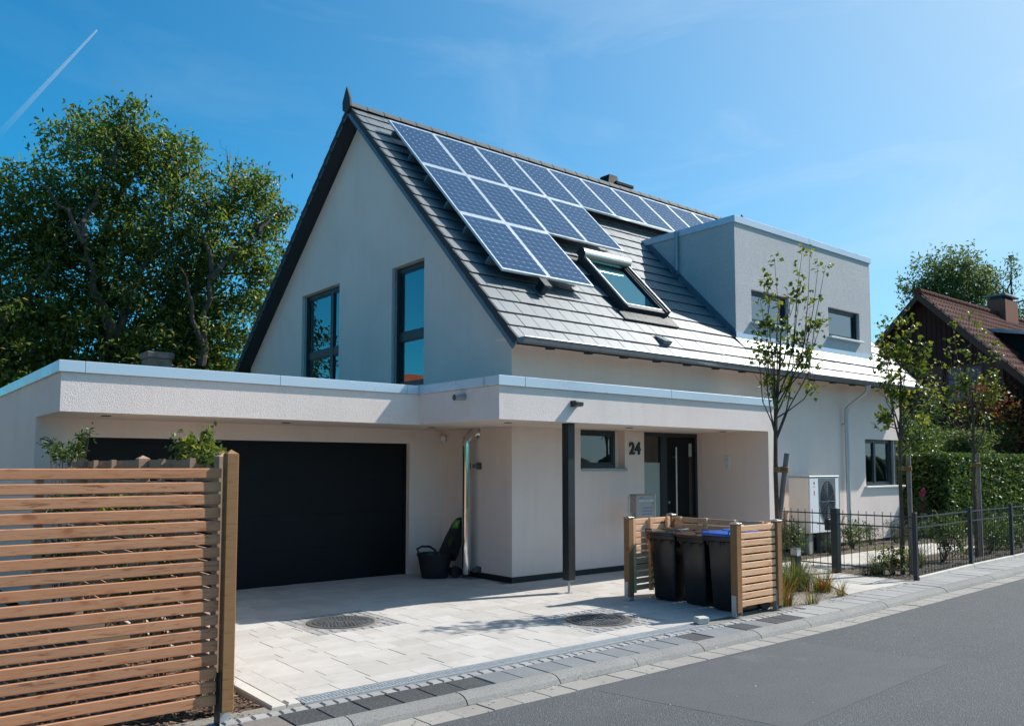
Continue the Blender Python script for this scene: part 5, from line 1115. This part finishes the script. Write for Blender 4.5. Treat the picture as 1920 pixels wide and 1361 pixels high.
for lab, x, y, z, s_, mat, n, L_ in (
    ('low grey green shrub against the house wall by the downpipe', 8.65, -.50, .32, .30, 'leaf_shrub', 1300, .05), ('leafy green shrub in front of the heat pump', 6.35, -.60, .34, .30, 'leaf_laurel', 1500, .05),
    ('low silvery herb clump beneath the heat pump', 7.30, -.82, .14, .17, 'leaf_grey', 700, .035), ('silvery herb clump by the wall left of the corner window', 9.75, -.34, .22, .26, 'leaf_grey', 900, .04),
    ('second silvery clump below the corner window', 10.7, -.42, .24, .28, 'leaf_grey', 1000, .04), ('round bushy herb at the house end by the path', 11.8, -.40, .28, .30, 'leaf_grey', 1000, .045),
    ('tall leafy perennial beside the path behind the steel fence', 7.75, -2.70, .48, .36, 'leaf_shrub', 1700, .06), ('yellow green bush at the foot of the fence corner stake', 5.30, -2.98, .24, .22, 'leaf_linden', 900, .05),
    ('dark leafy bush between the second and third fence posts', 9.9, -2.62, .32, .32, 'leaf_shrub', 1300, .06), ('bushy plant with fine leaves near the far path bend', 12.6, -1.9, .35, .4, 'leaf_shrub', 1400, .06), ('tiny green cushion plant by the gate fence', 4.95, -2.72, .07, .09, 'leaf_grey', 350, .025), ('dark leafy mound right of the third stake', 11.2, -2.5, .35, .36, 'leaf_laurel', 1300, .06)):
    shrub(lab, 'plant', 'garden_plant', (x, y, -.01), rl(x, y, z, s_, 5, s_ * .5, s_ * .5, s_ * .4, int(x * 100)), mat, n, L_, .42, 'planting along the garden path', spread=.03)
fl = thing('flowering_plant', 'plant with pink blooms at the far house corner', 'plant', (12.5, -.1, 0)); m = MB()
for k in range(9): m.tube(wob((12.5, -.1, 0), (12.5 + rnd.uniform(-.3, .3), -.1 + rnd.uniform(-.3, .2), rnd.uniform(.6, 1.1)), 4, .03), .005, 'grey_brown_bark', 4, False)
m.build('stems', fl); link('foliage', leafmesh('foliage', lump_leaves([(12.5, -.1, .5, .35), (12.45, -.05, .8, .25)], 500, 8, .05), .06, .5, 'leaf_shrub', .4), fl)
for q in ((12.42, -.28, 1.08), (12.55, -.2, .72), (12.6, -.15, .98), (12.4, -.2, .62)): link('bloom', leafmesh('bloom', np.array(q) + nrg.normal(size=(40, 3)) * .03, .05, .8, 'pink_petal', .2), fl)
# plants climbing over the old slat screen
shrub('feathery green climber rising over the old fence in front of the garage pillar', 'climbing plant', 'climber', (-5.85, .0, 0), [(-5.80, .05, 1.82, .15), (-5.84, .35, 1.84, .12), (-5.86, .55, 1.93, .08), (-5.76, -.25, 1.87, .10), (-5.72, -.38, 1.99, .07), (-5.85, .0, 1.3, .22), (-5.85, .0, .8, .25)], 'leaf_shrub', 1700, .05, .4, None, spread=.035)
shrub('round leaved climber over the old fence near its end post', 'climbing plant', 'climber', (-5.6, -2.5, 0), [(-5.38, -2.55, 1.80, .13), (-5.38, -2.35, 1.84, .12), (-5.38, -2.75, 1.78, .12), (-5.4, -2.2, 1.88, .08), (-5.36, -2.6, 1.92, .10), (-5.42, -2.95, 1.76, .09), (-5.42, -3.2, 1.76, .08), (-5.8, -2.5, 1.3, .22), (-5.8, -2.6, .8, .25)], 'leaf_linden', 900, .06, .62, None, spread=.035)
# grasses
def grass(label, base, n, h, spr, mat, wid=.0055, lean=.7, group='grass tufts in the gravel beds'):
    t = thing('grass_tuft', label, 'grass', base, group); V = []; F = []
    for k in range(n):
        a = rnd.uniform(0, 6.283); r0 = spr * .35 * math.sqrt(rnd.random()); hh = h * rnd.uniform(.35, 1.15); ln = lean * hh * rnd.uniform(.2, 1.3)
        p = Vector((base[0] + math.cos(a) * r0, base[1] + math.sin(a) * r0, base[2])); d = Vector((math.cos(a + rnd.gauss(0, .5)), math.sin(a + rnd.gauss(0, .5)), 0)); s = Vector((-d.y, d.x, 0)) * wid; o = len(V)
        for q in range(4):
            u = q / 3; c = p + d * ln * u * u + Vector((0, 0, hh * (u - .18 * u * u * lean))); w_ = 1 - u * .93; V += [tuple(c - s * w_), tuple(c + s * w_)]
        F += [(o + 2 * q, o + 2 * q + 1, o + 2 * q + 3, o + 2 * q + 2) for q in range(3)]
    me = bpy.data.meshes.new('blades'); me.from_pydata(V, [], F); me.materials.append(MATS[mat]); link('blades', me, t); return t
for lab, x, y, n, h, sp, mt in (('green grass tuft at the street corner of the bin enclosure', 1.42, -3.48, 240, .44, .40, 'grass_red'), ('low yellowing grass at the pavement edge beside the enclosure', 1.75, -3.70, 60, .28, .22, 'grass_red'), ('dense dark green grass clump in front of the bollard light', 2.72, -2.85, 520, .52, .62, 'grass_blade'),
    ('reddish grass clump right of the bollard light', 2.85, -3.2, 200, .38, .36, 'grass_red'), ('small lone reddish grass tuft nearest the pale path slabs', 2.62, -3.60, 50, .26, .16, 'grass_red'), ('tall green grass behind the right enclosure post', 2.05, -2.7, 220, .62, .40, 'grass_blade'),
    ('long dark grass clump behind the fence corner post', 6.55, -2.75, 200, .55, .38, 'grass_blade'), ('spiky grass at the foot of the corner stake', 5.15, -2.80, 140, .42, .30, 'grass_blade'), ('soft grass behind the gate beside the heat pump', 5.7, -.55, 200, .60, .4, 'grass_blade'),
    ('pale feathery grass at the far end of the path', 13.2, -.6, 260, .7, .6, 'grass_blade'), ('tall soft grass in front of the dark laurel', 12.8, .3, 260, .8, .6, 'grass_blade')):
    grass(lab, (x, y, -.02), n, h, sp, mt)
grass('dry wispy grass beside the foreground fence post', (-5.40, -3.15, -.03), 60, .55, .22, 'grass_dry', .0022, .75, None)
grass('short green grass at the driveway edging by the fence post', (-5.30, -3.0, -.03), 90, .2, .3, 'grass_blade', .003, .5, None)

# ------------------------------------------------------------------ neighbours
nb = thing('boarded_house', 'dark brown boarded house with red brown tiled roof on the right', 'house', (27, 3.3, 0)); NX = 21.0; NY = 3.3; NZ = 7.55; NS_ = 1.0
ng = lambda y: NZ - .18 - abs(y - NY) * NS_
m = MB(); wall(m, [(-1.7, 0), (8.3, 0), (8.3, ng(8.3)), (NY, NZ - .18), (-1.7, ng(-1.7))], [(1.55, 2.75, 3.75, 5.02)], lambda a, b, d: (NX + d, a, b), .14, 'dark_board')
for y, c_ in ((-1.7, 0), (8.3, 0)): m.add([(NX, y, 0), (NX + 13, y, 0), (NX + 13, y, ng(y)), (NX, y, ng(y))], [(0, 1, 2, 3)], 'dark_board')
m.build('wall', nb); m = MB(); y = -1.66
while y < 8.25: m.box(NX - .022, NX - .001, y, y + .045, 0 if not 1.4 < y < 2.8 else 5.1, ng(y + (.045 if y > NY else 0)) - .02, 'dark_board'); y += .16
m.build('cover_battens', nb, kind='stuff')
wn2 = MB(); wn2.box(NX + .03, NX + .10, 1.55, 1.62, 3.75, 5.02, 'shutter_brown').box(NX + .03, NX + .10, 2.68, 2.75, 3.75, 5.02, 'shutter_brown').box(NX + .03, NX + .10, 1.62, 2.68, 3.75, 3.83, 'shutter_brown').box(NX + .03, NX + .10, 1.62, 2.68, 4.94, 5.02, 'shutter_brown').box(NX + .03, NX + .09, 2.13, 2.17, 3.83, 4.94, 'shutter_brown')
for z in (4.2, 4.57): wn2.box(NX + .035, NX + .085, 1.62, 2.13, z - .015, z + .015, 'shutter_brown').box(NX + .035, NX + .085, 2.17, 2.68, z - .015, z + .015, 'shutter_brown')
wn2 = wn2.build('window', nb); MB().box(NX + .06, NX + .07, 1.62, 2.68, 3.83, 4.94, 'pane_painted_sky').build('pane', wn2); MB().box(NX + 1.2, NX + 1.3, -1.6, 8.2, .1, 5.3, 'dark_board').build('inner_wall', nb)  # blue sky reflection painted on the opaque pane; dark backing added behind
for y0, y1 in ((.95, 1.5), (2.8, 3.35)): MB().box(NX - .05, NX - .024, y0, y1, 3.72, 5.05, 'shutter_brown').build('shutter', nb)
rf = MB(); 
for sg in (-1, 1):
    L_ = 5.7 * math.sqrt(2); rf.add([(x, NY + sg * d * .7071, NZ - d * .7071 + o) for o in (0, -.16) for x, d in ((NX - .55, 0), (NX + 13.4, 0), (NX + 13.4, L_), (NX - .55, L_))], [(0, 1, 2, 3), (4, 5, 6, 7), (0, 3, 7, 4), (1, 2, 6, 5), (2, 3, 7, 6)], 'shutter_brown')
rf = rf.build('roof', nb); tl = MB(); r_ = 0; d = .0
while d < 7.9:      # clay pantiles, street side
    for j in range(62):
        x = NX - .58 + j * .226
        for a, b, h in ((0, .11, .035), (.11, .226, .0)):
            tl.add([(x + a, NY - (d) * .7071, NZ - d * .7071 + .03 + h), (x + b, NY - d * .7071, NZ - d * .7071 + .03 + h), (x + b, NY - (d + .36) * .7071, NZ - (d + .36) * .7071 + .065 + h), (x + a, NY - (d + .36) * .7071, NZ - (d + .36) * .7071 + .065 + h), (x + b, NY - (d + .36) * .7071, NZ - (d + .36) * .7071 + .0), (x + a, NY - (d + .36) * .7071, NZ - (d + .36) * .7071 + .0)], [(0, 1, 2, 3), (3, 2, 4, 5)], 'clay_tile')
    d += .34
tl.build('tile_surface', rf, kind='stuff')
rdg = MB().tube([(0, 0, 0), (.36, 0, .012)], [.13, .12], 'clay_tile', 10).mesh('ridge_tile'); x = NX - .58
while x < NX + 13: link('ridge_tile', rdg, rf, (x, NY, NZ + .03)); x += .34
for y, z in ((-1.6, 2.55), (1.0, 5.15)): pass
for sg in (-1, 1): MB().prism([(NY, NZ - .02), (NY + sg * 5.7, NZ - 5.72), (NY + sg * 5.7, NZ - 5.98), (NY, NZ - .26)], NX - .62, NX - .585, 'shutter_brown', lambda a, b, h: (h, a, b)).build('barge_board', rf)
ch = MB().box(27.0, 28.25, 2.95, 3.6, 6.6, 8.15, 'chimney_brick').build('chimney', rf); MB().box(26.85, 28.4, 2.8, 3.75, 8.32, 8.40, 'zinc').box(27.0, 28.25, 3.0, 3.55, 8.15, 8.32, 'anthracite').build('chimney_cowl', rf) if False else MB().cbox(26.9, 28.3, 2.9, 3.65, 8.27, 8.35, .02, 'gutter_zinc').build('chimney_cap', nb)
for x in (27.05, 28.15): MB().box(x, x + .06, 3.1, 3.5, 8.15, 8.268, 'anthracite').build('cap_leg', nb)
# shed dormer on its street side
sdm = MB(); sdm.add([(x, y, z) for x in (23.2, 33.0) for y, z in ((1.9, 6.25), (.35, 5.95), (.35, 4.6))], [(0, 1, 2), (3, 4, 5), (1, 2, 5, 4)], 'dark_board'); sdm = sdm.build('dormer', nb)
q = MB(); q.add([(x, y, z + o) for o in (0, .12) for x, y, z in ((22.95, 2.3, 6.36), (33.2, 2.3, 6.36), (33.2, .05, 5.92), (22.95, .05, 5.92))], [(0, 1, 2, 3), (4, 5, 6, 7), (0, 3, 7, 4), (2, 3, 7, 6)], 'zinc'); q.build('dormer_roof', sdm)

BIR = [(42.3,11.1,13.3,1.4),(41.2,12.0,12.7,1.25),(43.4,10.2,12.7,1.09),(42.7,10.9,12.1,1.87),(41.4,12.0,11.4,1.25),(40.6,12.6,11.9,.6),(42.3,11.2,11.4,1.87),(43.7,10.0,11.6,.94),(42.5,11,9.8,1.9)]
big_tree('rounded light green tree rising behind the boarded house ridge', BIR, [(42.5, 11, -.1), (42.5, 11, 8), (42.4, 11.1, 11), (42.3, 11.1, 13.6)], [], 'leaf_birch', .26, 'trees beyond the boarded house', 45, 11, .26, 'walnut_bark', .4)
big_tree('thin feathery tree behind the brick chimney', [(44.6,9.3,12.1,.7),(44.8,9.0,13.0,.5),(44.9,8.9,13.7,.3),(45.2,9.0,10.7,1.0),(45.4,8.6,9.6,1.1),(46.2,8.4,11.3,.7)], [(45.2, 9, -.1), (45.2, 9, 8), (45, 9, 11), (44.9, 8.9, 13.8)], [], 'leaf_birch', .22, 'trees beyond the boarded house', 40, 9, .24, 'walnut_bark', .4, .45)

# ------------------------------------------------------------------ contrail high in the sky
h0, t0 = Vector((1309, 6401, 3177)), Vector((720, 6430, 2236)); ctr = thing('contrail', 'white aircraft contrail in the upper left of the sky', 'contrail', tuple(t0))
for sg in (-1, 1):
    m = MB(); pts = [t0.lerp(h0, k / 12) for k in range(13)]; s_ = Vector((.85, 0, -.53)) * sg
    m.tube([p + s_ * (3 + 7 * (1 - k / 12)) for k, p in enumerate(pts)], [3.0 + 9 * (1 - k / 12) for k in range(13)], 'contrail_vapour', 10, False); m.build('vapour_trail', ctr)

# ------------------------------------------------------------------ out of view: things mirrored in the panes, and a sky-blocking tree belt
oh = thing('tiled_house', 'house with an orange tiled roof, mirrored in the gable window nearest the roof verge', 'house', (-24, 35, 0))
m = MB(); m.box(-30, -18, 31, 39, 0, 4.0, 'render_cream'); m.prism([(31, 4.0), (39, 4.0), (35, 7.3)], -18.0, -17.99, 'render_cream', lambda a, b, h: (h, a, b)); m.build('wall', oh)
for sg in (-1, 1): MB().prism([(35, 7.5), (35 + sg * 4.8, 3.6), (35 + sg * 4.8, 3.4), (35, 7.3)], -30.5, -17.5, 'orange_tile', lambda a, b, h: (h, a, b)).build('roof', oh)
for y in (33.2, 36.2): MB().box(-17.99, -17.95, y, y + 1.0, 1.2, 2.5, 'pane_dark').build('window', oh)
L = []
q = random.Random(77); lum = []
for k in range(64): lum.append((-60 + k * 2.0 + q.uniform(-.6, .6), -27 + q.uniform(-1.5, 1.5), q.uniform(.7, 1.2), q.uniform(1.3, 1.9)))
for k in range(46): lum.append((-31 + q.uniform(-2, 2), -22 + k * 1.3, q.uniform(5.0, 10.5), q.uniform(2.4, 3.6)))  # tall row added out of view to cut blue sky light on the gable
bt = MB()
for (x, y, z, r_) in lum: bt.lathe([(0, 0), (r_ * .8, .3), (r_, z * .6), (r_ * .95, z), (r_ * .6, z + r_ * .7), (0, z + r_)], 'leaf_mass', (x, y), 9, 1, 1, False)
link('sky_block_belt', bt.mesh('sky_block_belt', False), kind='stuff')
